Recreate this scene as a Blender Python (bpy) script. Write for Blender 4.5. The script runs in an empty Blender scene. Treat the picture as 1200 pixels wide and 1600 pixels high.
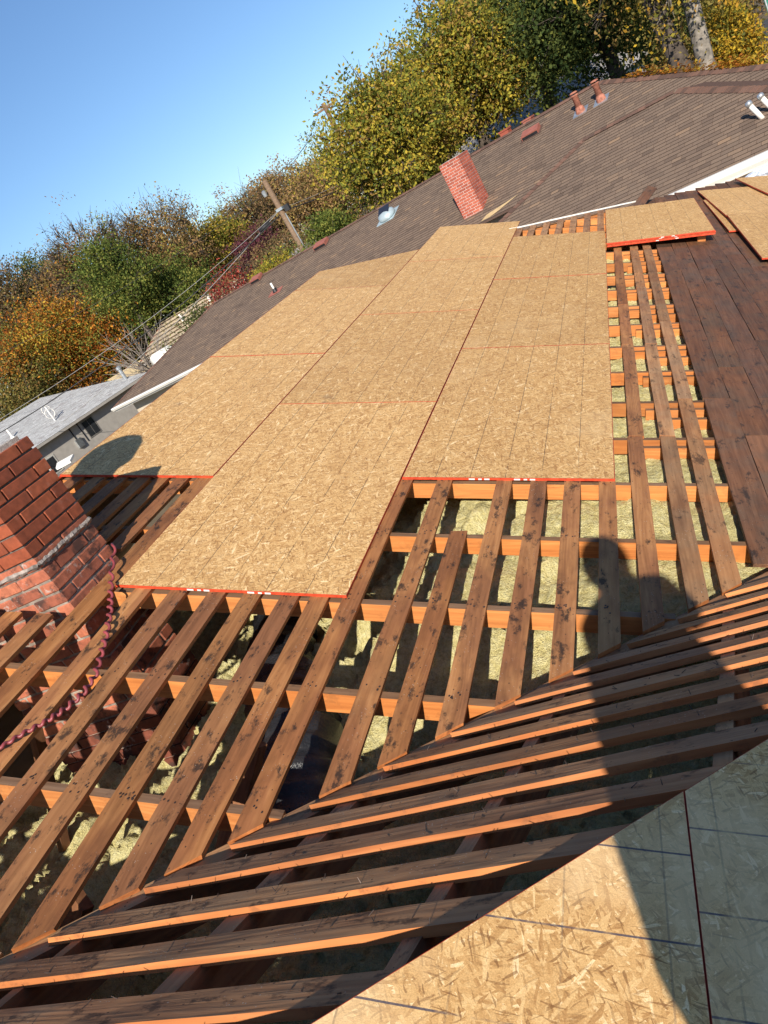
import bpy, bmesh, math, random
import numpy as np
from mathutils import Vector, Matrix

# ------------------------------------------------------------------ camera
SC = bpy.context.scene
COL = SC.collection
RW = [[0.8448405447676811, 0.22715798020187744, -0.4844003570882308],
      [-0.33221442241023413, -0.48696454545056955, -0.8077741695638855],
      [-0.4193781485231665, 0.8433651543089707, -0.3359422346722327]]
CAM = Vector((1.821292510602178, -4.099279153962126, 1.4693056710855377))
cd = bpy.data.cameras.new('camera')
cam = bpy.data.objects.new('camera', cd)
COL.objects.link(cam)
cx, cy, cz = Vector(RW[0]), -Vector(RW[1]), -Vector(RW[2])
cam.matrix_world = Matrix(((cx.x, cy.x, cz.x, CAM.x), (cx.y, cy.y, cz.y, CAM.y), (cx.z, cy.z, cz.z, CAM.z), (0, 0, 0, 1)))
cd.sensor_fit = 'VERTICAL'
cd.sensor_height = 24.0
cd.lens = 24.0 * 1242.27 / 1600.0
cd.clip_start = 0.02
cd.clip_end = 2000
SC.camera = cam

# ------------------------------------------------------------------ light
SUN = Vector((0.200, -0.842, 0.502)).normalized()      # towards the sun
world = bpy.data.worlds.new('World')
SC.world = world
world.use_nodes = True
wn = world.node_tree
wn.nodes.clear()
sky = wn.nodes.new('ShaderNodeTexSky')
sky.sky_type = 'NISHITA'
sky.sun_disc = False
sky.sun_elevation = math.asin(SUN.z)
sky.sun_rotation = math.atan2(SUN.x, SUN.y)
sky.air_density = 1.0
sky.dust_density = 0.15
sky.ozone_density = 6.0
bgn = wn.nodes.new('ShaderNodeBackground')
bgn.inputs['Strength'].default_value = 0.095
won = wn.nodes.new('ShaderNodeOutputWorld')
wn.links.new(sky.outputs[0], bgn.inputs[0])
wn.links.new(bgn.outputs[0], won.inputs[0])
ld = bpy.data.lights.new('sun', 'SUN')
ld.energy = 5.0
ld.angle = math.radians(0.53)
ld.color = (1.0, 0.93, 0.82)
sun = bpy.data.objects.new('sun', ld)
COL.objects.link(sun)
sun.rotation_euler = (-SUN).to_track_quat('-Z', 'Y').to_euler()
sun.location = (4, -20, 14)
vs = SC.view_settings
vs.view_transform = 'Standard'
vs.look = 'None'
vs.exposure = 0.52
vs.gamma = 1
vs.use_curve_mapping = False

# ------------------------------------------------------------------ helpers
rnd = random.Random(7)
S = 0.4112964960124554
TA, CS, SN = math.tan(S), math.cos(S), math.sin(S)
NA = Vector((SN, 0, CS)); UA = Vector((CS, 0, -SN)); YV = Vector((0, 1, 0)); XV = Vector((1, 0, 0)); ZV = Vector((0, 0, 1))
NB = Vector((0, SN, CS)); UB = Vector((0, CS, -SN))
GROUND = -4.3
VAL, HIPC, HIPF, RIDGE, CRX = -2.56, -4.28, 7.95, -2.15, -0.43
OT = 0.015                 # sheathing thickness
BT = 0.020                 # batten thickness

def PA(x, y, h=0.0): return Vector((x, y, -TA * x)) + NA * h
def PB(x, y, h=0.0): return Vector((x, y, -TA * (y - VAL))) + NB * h
def PC(x, y, h=0.0): return Vector((x, y, -TA * (x - 1.72))) + NA * h

def frame(o, X, Z):
    X = X.normalized(); Z = Z.normalized(); Y = Z.cross(X).normalized(); Z = X.cross(Y)
    return Matrix(((X.x, Y.x, Z.x, o.x), (X.y, Y.y, Z.y, o.y), (X.z, Y.z, Z.z, o.z), (0, 0, 0, 1)))

def link(name, me, parent=None, mat=None, mw=None):
    o = bpy.data.objects.new(name, me)
    COL.objects.link(o)
    if me is not None and mat is not None:
        for m in (mat if isinstance(mat, (list, tuple)) else [mat]):
            me.materials.append(m)
    if mw is not None: o.matrix_world = mw
    if parent is not None:
        if mw is None: mw = Matrix.Identity(4)
        o.parent = parent
        o.matrix_parent_inverse = Matrix.Identity(4)
        if mw is not None:
            o.matrix_basis = PINV.get(parent.name, Matrix.Identity(4)) @ mw
    return o
PINV = {}

def empty(name, loc, label=None, cat=None, group=None):
    o = bpy.data.objects.new(name, None)
    COL.objects.link(o)
    o.location = loc
    o.empty_display_size = 0.2
    PINV[o.name] = Matrix.Translation(-Vector(loc))
    tag(o, label, cat, group)
    return o

def reg(o, mw):            # remember a mesh's placement so that it can hold children
    PINV[o.name] = mw.inverted()
    return o

def tag(o, label=None, cat=None, group=None, kind=None):
    if label: o['label'] = label
    if cat: o['category'] = cat
    if group: o['group'] = group
    if kind: o['kind'] = kind
    return o

def mesh(name, v, f, mi=None, smooth=False):
    me = bpy.data.meshes.new(name)
    me.from_pydata([tuple(p) for p in v], [], f)
    if mi is not None: me.polygons.foreach_set('material_index', mi)
    if smooth: me.polygons.foreach_set('use_smooth', [True] * len(me.polygons))
    me.update()
    return me

class MB:
    def __init__(s): s.v = []; s.f = []; s.m = []
    def quad(s, a, b, c, d, m=0):
        n = len(s.v); s.v += [a, b, c, d]; s.f.append((n, n + 1, n + 2, n + 3)); s.m.append(m)
    def poly(s, pts, m=0):
        n = len(s.v); s.v += list(pts); s.f.append(tuple(range(n, n + len(pts)))); s.m.append(m)
    def box(s, lo, hi, m=0, mw=None):
        n = len(s.v)
        ps = [Vector((x, y, z)) for z in (lo[2], hi[2]) for y in (lo[1], hi[1]) for x in (lo[0], hi[0])]
        if mw is not None: ps = [mw @ p for p in ps]
        s.v += ps
        for q in ((0, 2, 3, 1), (4, 5, 7, 6), (0, 1, 5, 4), (2, 6, 7, 3), (0, 4, 6, 2), (1, 3, 7, 5)):
            s.f.append(tuple(n + i for i in q)); s.m.append(m)
    def tube(s, pts, rads, k=6, m=0, cap=True):
        pts = [Vector(p) for p in pts]
        n0 = len(s.v); up = Vector((0.13, 0.31, 0.94))
        for i, p in enumerate(pts):
            d = (pts[min(i + 1, len(pts) - 1)] - pts[max(i - 1, 0)])
            if d.length < 1e-9: d = Vector((0, 0, 1))
            d.normalize()
            a = d.cross(up)
            if a.length < 1e-3: a = d.cross(Vector((1, 0, 0)))
            a.normalize(); b = d.cross(a)
            r = rads[i] if hasattr(rads, '__len__') else rads
            for j in range(k):
                t = 2 * math.pi * j / k
                s.v.append(p + a * (math.cos(t) * r) + b * (math.sin(t) * r))
        for i in range(len(pts) - 1):
            for j in range(k):
                q = n0 + i * k
                s.f.append((q + j, q + (j + 1) % k, q + k + (j + 1) % k, q + k + j)); s.m.append(m)
        if cap:
            s.f.append(tuple(n0 + j for j in range(k))[::-1]); s.m.append(m)
            e = n0 + (len(pts) - 1) * k
            s.f.append(tuple(e + j for j in range(k))); s.m.append(m)
    def lathe(s, prof, k=20, m=0, mw=None):
        n0 = len(s.v)
        for r, z in prof:
            for j in range(k):
                t = 2 * math.pi * j / k
                p = Vector((r * math.cos(t), r * math.sin(t), z))
                s.v.append(mw @ p if mw is not None else p)
        for i in range(len(prof) - 1):
            for j in range(k):
                q = n0 + i * k
                s.f.append((q + j, q + (j + 1) % k, q + k + (j + 1) % k, q + k + j)); s.m.append(m)
        s.f.append(tuple(n0 + j for j in range(k))[::-1]); s.m.append(m)
        e = n0 + (len(prof) - 1) * k
        s.f.append(tuple(e + j for j in range(k))); s.m.append(m)
    def build(s, name, mat, parent=None, mw=None, smooth=False):
        return link(name, mesh(name, s.v, s.f, s.m, smooth), parent, mat, mw)

# ------------------------------------------------------------------ materials
def newmat(name):
    m = bpy.data.materials.new(name); m.use_nodes = True
    nt = m.node_tree; nt.nodes.clear()
    out = nt.nodes.new('ShaderNodeOutputMaterial')
    bs = nt.nodes.new('ShaderNodeBsdfPrincipled')
    nt.links.new(bs.outputs[0], out.inputs[0])
    return m, nt, bs

class G:
    """small node-graph writer"""
    def __init__(s, nt): s.nt = nt
    def put(s, inp, v):
        if hasattr(v, 'links') or isinstance(v, bpy.types.NodeSocket): s.nt.links.new(v, inp)
        else:
            if isinstance(v, (tuple, list)) and len(v) == 3 and inp.type == 'RGBA': v = (*v, 1)
            inp.default_value = v
    def math(s, op, a, b=0.0, c=None, clamp=False):
        n = s.nt.nodes.new('ShaderNodeMath'); n.operation = op; n.use_clamp = clamp
        s.put(n.inputs[0], a); s.put(n.inputs[1], b)
        if c is not None: s.put(n.inputs[2], c)
        return n.outputs[0]
    def vmath(s, op, a, b=(0, 0, 0)):
        n = s.nt.nodes.new('ShaderNodeVectorMath'); n.operation = op
        s.put(n.inputs[0], a); s.put(n.inputs[1], b)
        return n.outputs[0]
    def mix(s, f, a, b, mode='MIX'):
        n = s.nt.nodes.new('ShaderNodeMix'); n.data_type = 'RGBA'; n.blend_type = mode
        s.put(n.inputs[0], f); s.put(n.inputs[6], a); s.put(n.inputs[7], b)
        return n.outputs[2]
    def noise(s, vec, scale, detail=3, rough=0.55, out=0):
        n = s.nt.nodes.new('ShaderNodeTexNoise')
        s.put(n.inputs['Vector'], vec); n.inputs['Scale'].default_value = scale
        n.inputs['Detail'].default_value = detail; n.inputs['Roughness'].default_value = rough
        return n.outputs[out]
    def vor(s, vec, scale, feature='F1', out=1, rand=1.0):
        n = s.nt.nodes.new('ShaderNodeTexVoronoi'); n.feature = feature
        s.put(n.inputs['Vector'], vec); n.inputs['Scale'].default_value = scale
        n.inputs['Randomness'].default_value = rand
        return n.outputs[out]
    def mapping(s, vec, rot=(0, 0, 0), scale=(1, 1, 1), loc=(0, 0, 0)):
        n = s.nt.nodes.new('ShaderNodeMapping')          # turn first, then stretch
        s.put(n.inputs[0], vec); n.inputs[2].default_value = rot
        return s.vmath('ADD', s.vmath('MULTIPLY', n.outputs[0], scale), loc)
    def ramp(s, f, stops, interp='LINEAR'):
        n = s.nt.nodes.new('ShaderNodeValToRGB'); s.put(n.inputs[0], f)
        cr = n.color_ramp; cr.interpolation = interp
        while len(cr.elements) < len(stops): cr.elements.new(0.5)
        for e, (p, c) in zip(cr.elements, stops):
            e.position = p; e.color = (*c, 1) if len(c) == 3 else c
        return n.outputs[0]
    def step(s, f, lo, hi):
        n = s.nt.nodes.new('ShaderNodeMapRange'); n.clamp = True
        s.put(n.inputs[0], f); n.inputs[1].default_value = lo; n.inputs[2].default_value = hi
        return n.outputs[0]
    def obj(s, rand=True):
        t = s.nt.nodes.new('ShaderNodeTexCoord')
        if not rand: return t.outputs['Object']
        return s.vmath('ADD', t.outputs['Object'], s.vmath('SCALE_', s.rand3()) if False else s.rand3())
    def rand(s):
        n = s.nt.nodes.new('ShaderNodeObjectInfo'); return n.outputs['Random']
    def rand3(s):
        r = s.rand(); c = s.nt.nodes.new('ShaderNodeCombineXYZ')
        for i, k in enumerate((37.0, 91.3, 53.7)): s.put(c.inputs[i], s.math('MULTIPLY', r, k))
        return c.outputs[0]
    def sep(s, v):
        n = s.nt.nodes.new('ShaderNodeSeparateXYZ'); s.put(n.inputs[0], v); return n.outputs
    def col(s, c):
        n = s.nt.nodes.new('ShaderNodeSeparateColor'); s.put(n.inputs[0], c); return n.outputs
    def bump(s, h, strength=0.3, dist=0.01):
        n = s.nt.nodes.new('ShaderNodeBump'); n.inputs['Strength'].default_value = strength
        n.inputs['Distance'].default_value = dist; s.put(n.inputs['Height'], h)
        return n.outputs[0]
    def attr(s, name):
        n = s.nt.nodes.new('ShaderNodeAttribute'); n.attribute_name = name; return n.outputs['Color']

def plain(name, col, rough=0.6, metal=0.0, var=0.15, scale=8, bump=0.0, spec=0.3):
    m, nt, bs = newmat(name); g = G(nt)
    n = g.noise(g.obj(), scale, 4)
    lo = tuple(c * (1 - var) for c in col); hi = tuple(min(1, c * (1 + var)) for c in col)
    g.put(bs.inputs['Base Color'], g.ramp(n, [(0.3, lo), (0.7, hi)]))
    bs.inputs['Roughness'].default_value = rough; bs.inputs['Metallic'].default_value = metal
    bs.inputs['Specular IOR Level'].default_value = spec
    if bump: g.put(bs.inputs['Normal'], g.bump(g.noise(g.obj(), scale * 6, 4), bump, 0.01))
    return m

def osb_mat(name, lines=True, near=False):
    m, nt, bs = newmat(name); g = G(nt)
    raw = g.obj(False); co = g.obj()
    warp = g.vmath('MULTIPLY', g.vmath('SUBTRACT', g.noise(co, 7, 2, out=1), (0.5, 0.5, 0.5)), (0.030, 0.030, 0.0))
    cw = g.vmath('MULTIPLY', g.vmath('ADD', co, warp), (1, 1, 0))
    tone = None
    stops = [(0.0, (0.40, 0.235, 0.095)), (0.2, (0.50, 0.315, 0.132)), (0.45, (0.57, 0.375, 0.165)), (0.72, (0.62, 0.425, 0.195)), (0.93, (0.69, 0.50, 0.25)), (1.0, (0.82, 0.66, 0.40))]
    hsum = None
    for i, (rot, L, W, thr) in enumerate(((0.30, 0.045, 0.010, None), (1.85, 0.040, 0.008, 0.50), (-0.75, 0.048, 0.009, 0.52), (0.95, 0.036, 0.007, 0.55), (2.45, 0.045, 0.008, 0.58), (1.40, 0.050, 0.011, 0.66), (-0.10, 0.060, 0.011, 0.74), (0.62, 0.07, 0.014, 0.84))):
        fs = 0.72 if near else 1.0
        v = g.mapping(cw, (0, 0, rot), (1 / (L * fs), 1 / (W * fs), 1), (3.1 * i, 1.7 * i, 0))
        vc = g.vor(v, 1.0)
        r, gg, b = g.col(vc)[:3]
        v2 = g.mapping(cw, (0, 0, rot), (14, 330, 1))
        fine = g.noise(v2, 1.0, 2)
        t = g.math('ADD', r, g.math('MULTIPLY', g.math('SUBTRACT', fine, 0.5), 0.35))
        c = g.ramp(t, stops)
        if tone is None: tone = c; hsum = gg
        else:
            k = g.step(gg, thr, thr + 0.01)
            tone = g.mix(k, tone, c)
            hsum = g.math('ADD', g.math('MULTIPLY', hsum, g.math('SUBTRACT', 1.0, k)), g.math('MULTIPLY', g.math('ADD', b, 0.1 * i), k))
    # dark slivers between strands
    for rot, sc, th in ((0.9, (34, 240, 1), 0.07), (-0.35, (40, 280, 1), 0.065), (1.7, (30, 300, 1), 0.06), (2.5, (60, 260, 1), 0.05)):
        v = g.mapping(cw, (0, 0, rot), sc)
        vc = g.col(g.vor(v, 1.0))
        k = g.math('MULTIPLY', g.math('LESS_THAN', vc[0], th * (0.85 if near else 1.0)), g.math('MULTIPLY', vc[1], 0.75 if near else 0.8))
        tone = g.mix(k, tone, (0.19, 0.095, 0.036))
    big = g.noise(co, 1.3, 3)
    tone = g.mix(g.math('MULTIPLY', g.step(big, 0.42, 0.75), 0.22), tone, (0.40, 0.255, 0.120))
    gn = g.noise(co, 420 if near else 130, 3, 0.7)
    tone = g.mix(1.0, tone, g.ramp(gn, [(0.3, (0.80, 0.77, 0.72)), (0.7, (1.18, 1.2, 1.22))]), 'MULTIPLY')
    # scuffs of sawdust, foot dirt
    tone = g.mix(g.math('MULTIPLY', g.step(g.noise(co, 0.9, 5, 0.65), 0.60, 0.74), 0.45), tone, (0.66, 0.50, 0.28))
    tone = g.mix(g.math('MULTIPLY', g.step(g.noise(g.vmath('ADD', co, (9, 4, 2)), 2.6, 4, 0.6), 0.69, 0.76), 0.45), tone, (0.16, 0.115, 0.075))
    if near:
        dust = g.step(g.noise(g.vmath('ADD', co, (2.2, 7.1, 0)), 2.1, 5, 0.6), 0.42, 0.62)
        tone = g.mix(g.math('MULTIPLY', dust, 0.72), tone, (0.74, 0.575, 0.34))
    tone = g.mix(1.0, tone, (1.08, 0.965, 0.87), 'MULTIPLY')
    tone = g.mix(1.0, tone, g.ramp(g.rand(), [(0.0, (0.92, 0.90, 0.86)), (1.0, (1.06, 1.06, 1.05))]), 'MULTIPLY')
    if lines:
        xs, ys, zs = g.sep(raw)
        wv = g.math('MULTIPLY', g.math('SUBTRACT', g.noise(raw, 3, 2), 0.5), 0.004)
        wid = 0.0021 if near else 0.0019
        d1 = g.math('ABSOLUTE', g.math('SUBTRACT', g.math('FRACT', g.math('ADD', g.math('DIVIDE', g.math('ADD', ys, wv), 0.2033 if not near else 0.185), 0.5 if not near else 0.5)), 0.5))
        l1 = g.math('LESS_THAN', d1, wid / 0.2033)
        d2 = g.math('ABSOLUTE', g.math('SUBTRACT', g.math('FRACT', g.math('ADD', g.math('DIVIDE', g.math('ADD', xs, wv), 0.61 if not near else 0.1875), 0.5)), 0.5))
        l2 = g.math('LESS_THAN', d2, wid / (0.61 if not near else 0.1875))
        worn = g.step(g.noise(co, 5, 4, 0.7), 0.36, 0.52)
        if near:
            tone = g.mix(g.math('MULTIPLY', g.math('MULTIPLY', l2, worn), 0.85), tone, (0.035, 0.045, 0.085))
            tone = g.mix(g.math('MULTIPLY', g.math('MULTIPLY', l1, worn), 0.35), tone, (0.05, 0.05, 0.06))
        else:
            tone = g.mix(g.math('MULTIPLY', g.math('MULTIPLY', l1, worn), 0.78), tone, (0.035, 0.03, 0.03))
            tone = g.mix(g.math('MULTIPLY', g.math('MULTIPLY', l2, worn), 0.30), tone, (0.06, 0.045, 0.04))
    g.put(bs.inputs['Base Color'], tone)
    bs.inputs['Roughness'].default_value = 0.62
    bs.inputs['Specular IOR Level'].default_value = 0.25
    h = g.math('ADD', g.math('MULTIPLY', hsum, 0.6), g.math('MULTIPLY', g.noise(co, 260 if near else 160, 2), 0.5))
    g.put(bs.inputs['Normal'], g.bump(h, 0.35, 0.0035))
    return m

def wood_mat(name, dark, mid, light, stain=0.5, alt=None, stain_col=(0.022, 0.017, 0.014), rough=0.7, grain=1.0, var=0.35, grey=None, specks=0.0, bump=0.4):
    m, nt, bs = newmat(name); g = G(nt)
    co = g.obj()
    gr = g.noise(g.vmath('MULTIPLY', co, (2.2, 55 * grain, 55 * grain)), 1.0, 4, 0.6)
    wv = g.noise(g.vmath('MULTIPLY', co, (1.3, 14, 14)), 1.0, 3)
    # cathedral rings
    ring = g.math('SINE', g.math('MULTIPLY', g.math('ADD', g.noise(g.vmath('MULTIPLY', co, (0.8, 7, 7)), 1.0, 1), g.math('MULTIPLY', gr, 0.06)), 95.0))
    t = g.math('ADD', g.math('ADD', g.math('MULTIPLY', gr, 0.50), g.math('MULTIPLY', wv, 0.42)), g.math('MULTIPLY', ring, 0.035))
    c = g.ramp(t, [(0.24, dark), (0.48, mid), (0.72, light)])
    if alt:
        k = g.step(g.noise(g.vmath('MULTIPLY', co, (1.5, 4, 4)), 1.0, 4, 0.6), 0.44, 0.56)
        c = g.mix(g.math('MULTIPLY', k, 0.8), c, g.ramp(t, [(0.24, tuple(x * 0.55 for x in alt)), (0.5, alt), (0.75, tuple(min(1, x * 1.35) for x in alt))]))
    if grey:
        k = g.step(g.noise(co, 3.1, 4, 0.65), 0.42, 0.66)
        c = g.mix(g.math('MULTIPLY', k, 0.75), c, g.ramp(gr, [(0.3, tuple(x * 0.6 for x in grey)), (0.7, grey)]))
    r = g.rand()
    c = g.mix(1.0, c, g.ramp(r, [(0.0, (1 - var, 1 - var * 1.1, 1 - var * 1.2)), (0.3, (1.08, 0.98, 0.85)), (0.6, (0.92, 0.90, 0.92)), (1.0, (1 + var * 0.8, 1 + var * 0.7, 1 + var * 0.45))]), 'MULTIPLY')
    if stain:
        s1 = g.step(g.noise(g.vmath('MULTIPLY', co, (7.5, 14, 9)), 1.0, 7, 0.74), 0.555, 0.63)
        c = g.mix(g.math('MULTIPLY', s1, stain), c, stain_col)
        s2 = g.step(g.noise(g.vmath('MULTIPLY', co, (2.4, 5, 5)), 1.0, 6, 0.7), 0.50, 0.78)
        c = g.mix(g.math('MULTIPLY', s2, stain * 0.55), c, stain_col)
    if specks:
        sp = g.vor(co, 75, 'F1', 0)
        k = g.math('MULTIPLY', g.math('LESS_THAN', sp, 0.11), g.step(g.noise(co, 6, 2), 0.5, 0.6))
        c = g.mix(g.math('MULTIPLY', k, specks), c, (0.48, 0.44, 0.38))
        sp2 = g.vor(g.vmath('MULTIPLY', co, (24, 34, 34)), 1.0, 'F1', 0)
        k2 = g.math('MULTIPLY', g.math('LESS_THAN', sp2, 0.085), 0.85)
        c = g.mix(k2, c, (0.02, 0.016, 0.014))
    g.put(bs.inputs['Base Color'], c)
    bs.inputs['Roughness'].default_value = rough
    bs.inputs['Specular IOR Level'].default_value = 0.22
    g.put(bs.inputs['Normal'], g.bump(g.math('ADD', gr, g.math('MULTIPLY', ring, 0.12)), bump, 0.004))
    return m

M = {}
M['osb'] = osb_mat('osb')
M['osb_near'] = osb_mat('osb_near', near=True)
M['red'] = plain('red_edge_paint', (0.56, 0.060, 0.022), 0.5, var=0.3, scale=40)
M['redline'] = plain('red_rim_paint', (0.30, 0.035, 0.016), 0.55, var=0.5, scale=30)
M['print'] = plain('white_print', (0.72, 0.68, 0.62), 0.5)
M['batten'] = wood_mat('weathered_batten', (0.21, 0.086, 0.032), (0.36, 0.165, 0.064), (0.50, 0.255, 0.108), 0.85, specks=0.9, var=0.30, alt=(0.255, 0.105, 0.046))
M['batten_b'] = wood_mat('weathered_grey_batten', (0.24, 0.110, 0.046), (0.42, 0.215, 0.098), (0.56, 0.325, 0.16), 0.72, grey=(0.38, 0.235, 0.13), specks=1.0, var=0.25, alt=(0.28, 0.130, 0.062))
M['edge'] = wood_mat('fresh_edge', (0.30, 0.095, 0.030), (0.45, 0.165, 0.055), (0.60, 0.255, 0.095), 0.40, stain_col=(0.10, 0.05, 0.028), rough=0.65, var=0.35)
M['rafter'] = wood_mat('rafter_wood', (0.34, 0.115, 0.034), (0.50, 0.195, 0.060), (0.66, 0.30, 0.105), 0.30, stain_col=(0.16, 0.07, 0.03), rough=0.55, var=0.28, bump=0.25)
M['raftertop'] = wood_mat('rafter_top', (0.12, 0.062, 0.034), (0.20, 0.115, 0.066), (0.29, 0.18, 0.11), 0.5, var=0.25)
M['dark'] = wood_mat('dark_board', (0.080, 0.034, 0.017), (0.155, 0.069, 0.034), (0.25, 0.118, 0.060), 0.75, grey=(0.125, 0.088, 0.062), specks=0.5, var=0.35, rough=0.6, alt=(0.17, 0.078, 0.042))
M['oldstrut'] = wood_mat('strut_wood', (0.12, 0.05, 0.025), (0.22, 0.10, 0.05), (0.34, 0.17, 0.08), 0.3)

def insul_mat():
    m, nt, bs = newmat('insulation'); g = G(nt)
    co = g.obj(False)
    a = g.noise(co, 30, 7, 0.75); b = g.noise(co, 5, 4)
    wr = g.vor(g.vmath('ADD', co, g.vmath('MULTIPLY', g.noise(co, 14, 3, out=1), (0.12, 0.12, 0.12))), 34, 'DISTANCE_TO_EDGE', 0)
    c = g.ramp(a, [(0.24, (0.36, 0.28, 0.095)), (0.44, (0.76, 0.66, 0.29)), (0.66, (0.92, 0.85, 0.48))])
    c = g.mix(g.math('MULTIPLY', g.step(wr, 0.09, 0.0), 0.28), c, (0.20, 0.165, 0.085))
    c = g.mix(g.math('MULTIPLY', g.step(b, 0.55, 0.72), 0.2), c, (0.40, 0.33, 0.18))
    g.put(bs.inputs['Base Color'], c)
    bs.inputs['Roughness'].default_value = 0.95; bs.inputs['Specular IOR Level'].default_value = 0.05
    g.put(bs.inputs['Normal'], g.bump(g.math('ADD', a, g.math('MULTIPLY', g.noise(co, 150, 3), 0.5)), 1.0, 0.035))
    return m
M['insul'] = insul_mat()

def brick_mat(name, base, tar=0.0, rough=0.5):
    m, nt, bs = newmat(name); g = G(nt)
    co = g.obj(); r = g.rand()
    n = g.noise(co, 26, 5, 0.6)
    c = g.ramp(n, [(0.25, tuple(x * 0.65 for x in base)), (0.55, base), (0.8, tuple(min(1, x * 1.35) for x in base))])
    c = g.mix(1.0, c, g.ramp(r, [(0, (0.70, 0.68, 0.70)), (0.5, (1, 1, 1)), (1, (1.22, 1.3, 1.25))]), 'MULTIPLY')
    st = g.noise(g.vmath('MULTIPLY', co, (30, 30, 3)), 1.0, 3)
    c = g.mix(g.math('MULTIPLY', g.step(st, 0.55, 0.7), 0.35), c, tuple(x * 0.5 for x in base))
    if tar:
        k = g.step(g.noise(co, 9, 5, 0.65), 0.52, 0.62)
        c = g.mix(g.math('MULTIPLY', k, tar), c, (0.03, 0.024, 0.022))
        k = g.step(g.noise(g.vmath('ADD', co, (5, 3, 1)), 12, 5, 0.7), 0.60, 0.68)
        c = g.mix(g.math('MULTIPLY', k, tar * 0.9), c, (0.42, 0.37, 0.33))
    g.put(bs.inputs['Base Color'], c)
    bs.inputs['Roughness'].default_value = rough; bs.inputs['Specular IOR Level'].default_value = 0.35
    g.put(bs.inputs['Normal'], g.bump(g.noise(co, 120, 4), 0.25, 0.004))
    return m
M['brick'] = brick_mat('chimney_brick', (0.34, 0.088, 0.040), 0.12, 0.45)
M['brick_old'] = brick_mat('weathered_brick', (0.40, 0.125, 0.068), 0.80, 0.75)
M['brick_far'] = brick_mat('neighbour_brick', (0.40, 0.10, 0.060), 0.0, 0.8)
M['mortar_dark'] = plain('raked_mortar', (0.15, 0.125, 0.105), 0.9, var=0.4, scale=40, bump=0.5)
M['mortar'] = plain('pale_mortar', (0.44, 0.38, 0.32), 0.9, var=0.45, scale=30, bump=0.6)
M['mortar_far'] = plain('white_mortar', (0.62, 0.55, 0.49), 0.9)

def shingle_mat(name, stops):
    m, nt, bs = newmat(name); g = G(nt)
    a = g.nt.nodes.new('ShaderNodeAttribute'); a.attribute_name = 'tone'
    co = g.obj(False)
    t = g.math('ADD', a.outputs['Fac'], g.math('MULTIPLY', g.math('SUBTRACT', g.noise(co, 0.7, 3), 0.5), 0.25))
    c = g.ramp(t, stops)
    sp = g.noise(co, 90, 3, 0.7)
    c = g.mix(1.0, c, g.ramp(sp, [(0.3, (0.72,) * 3), (0.7, (1.28,) * 3)]), 'MULTIPLY')
    c = g.mix(g.math('MULTIPLY', g.step(g.noise(co, 1.7, 4, 0.6), 0.55, 0.75), 0.25), c, (0.15, 0.12, 0.095))
    g.put(bs.inputs['Base Color'], c)
    bs.inputs['Roughness'].default_value = 0.9; bs.inputs['Specular IOR Level'].default_value = 0.15
    g.put(bs.inputs['Normal'], g.bump(g.noise(co, 160, 3), 0.4, 0.01))
    return m
M['sh_brown'] = shingle_mat('brown_shingle', [(0.0, (0.055, 0.042, 0.034)), (0.07, (0.115, 0.080, 0.060)), (0.4, (0.178, 0.125, 0.092)), (0.75, (0.222, 0.155, 0.110)), (1.0, (0.29, 0.19, 0.12))])
M['sh_cap'] = shingle_mat('cap_shingle', [(0.0, (0.10, 0.062, 0.048)), (1.0, (0.19, 0.105, 0.075))])
M['sh_grey'] = shingle_mat('grey_shingle', [(0.0, (0.17, 0.168, 0.165)), (0.07, (0.36, 0.318, 0.312)), (0.5, (0.50, 0.495, 0.48)), (1.0, (0.68, 0.67, 0.65))])
M['sh_tile'] = shingle_mat('clay_tile', [(0.0, (0.10, 0.07, 0.045)), (0.07, (0.36, 0.28, 0.18)), (0.5, (0.50, 0.40, 0.27)), (1.0, (0.62, 0.50, 0.34))])
M['white'] = plain('white_paint', (0.78, 0.75, 0.68), 0.45, var=0.06, scale=3)
M['galv'] = plain('galvanised', (0.50, 0.52, 0.53), 0.35, 0.7, var=0.2)
M['stucco'] = plain('beige_stucco', (0.50, 0.42, 0.31), 0.9, var=0.1, scale=4, bump=0.3)
M['wall_grey'] = plain('grey_wall', (0.34, 0.31, 0.27), 0.9, var=0.1, scale=3)
M['black'] = plain('black_rubber', (0.02, 0.02, 0.022), 0.5, var=0.3)
M['blackplastic'] = plain('black_plastic', (0.022, 0.023, 0.026), 0.22, var=0.4, scale=20, bump=0.5, spec=0.6)
M['glass'] = plain('dark_glass', (0.05, 0.055, 0.06), 0.08, spec=0.6)
M['solar'] = plain('solar_cell', (0.02, 0.025, 0.04), 0.2, spec=0.6)
M['ventred'] = plain('red_brown_vent', (0.30, 0.105, 0.075), 0.6, var=0.2)
M['dome'] = plain('pale_blue_metal', (0.42, 0.50, 0.52), 0.35, 0.3, var=0.1)
M['terracotta'] = plain('terracotta_pipe', (0.33, 0.13, 0.085), 0.8, var=0.45, scale=14)
M['tan'] = plain('tan_felt', (0.52, 0.37, 0.19), 0.8, var=0.12)
M['pole'] = wood_mat('pole_wood', (0.085, 0.058, 0.040), (0.16, 0.108, 0.072), (0.25, 0.17, 0.115), 0.35)
M['wire'] = plain('wire_black', (0.03, 0.03, 0.032), 0.6)
M['wiregrey'] = plain('wire_grey', (0.30, 0.29, 0.28), 0.6)
M['hose'] = plain('red_hose', (0.24, 0.045, 0.050), 0.45, var=0.3, scale=20, spec=0.5)
M['ceiling'] = plain('drywall', (0.45, 0.42, 0.38), 0.9)
M['nail'] = plain('rusty_nail', (0.07, 0.05, 0.042), 0.5, 0.5)
M['skin'] = plain('skin', (0.45, 0.26, 0.18), 0.55)
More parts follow.
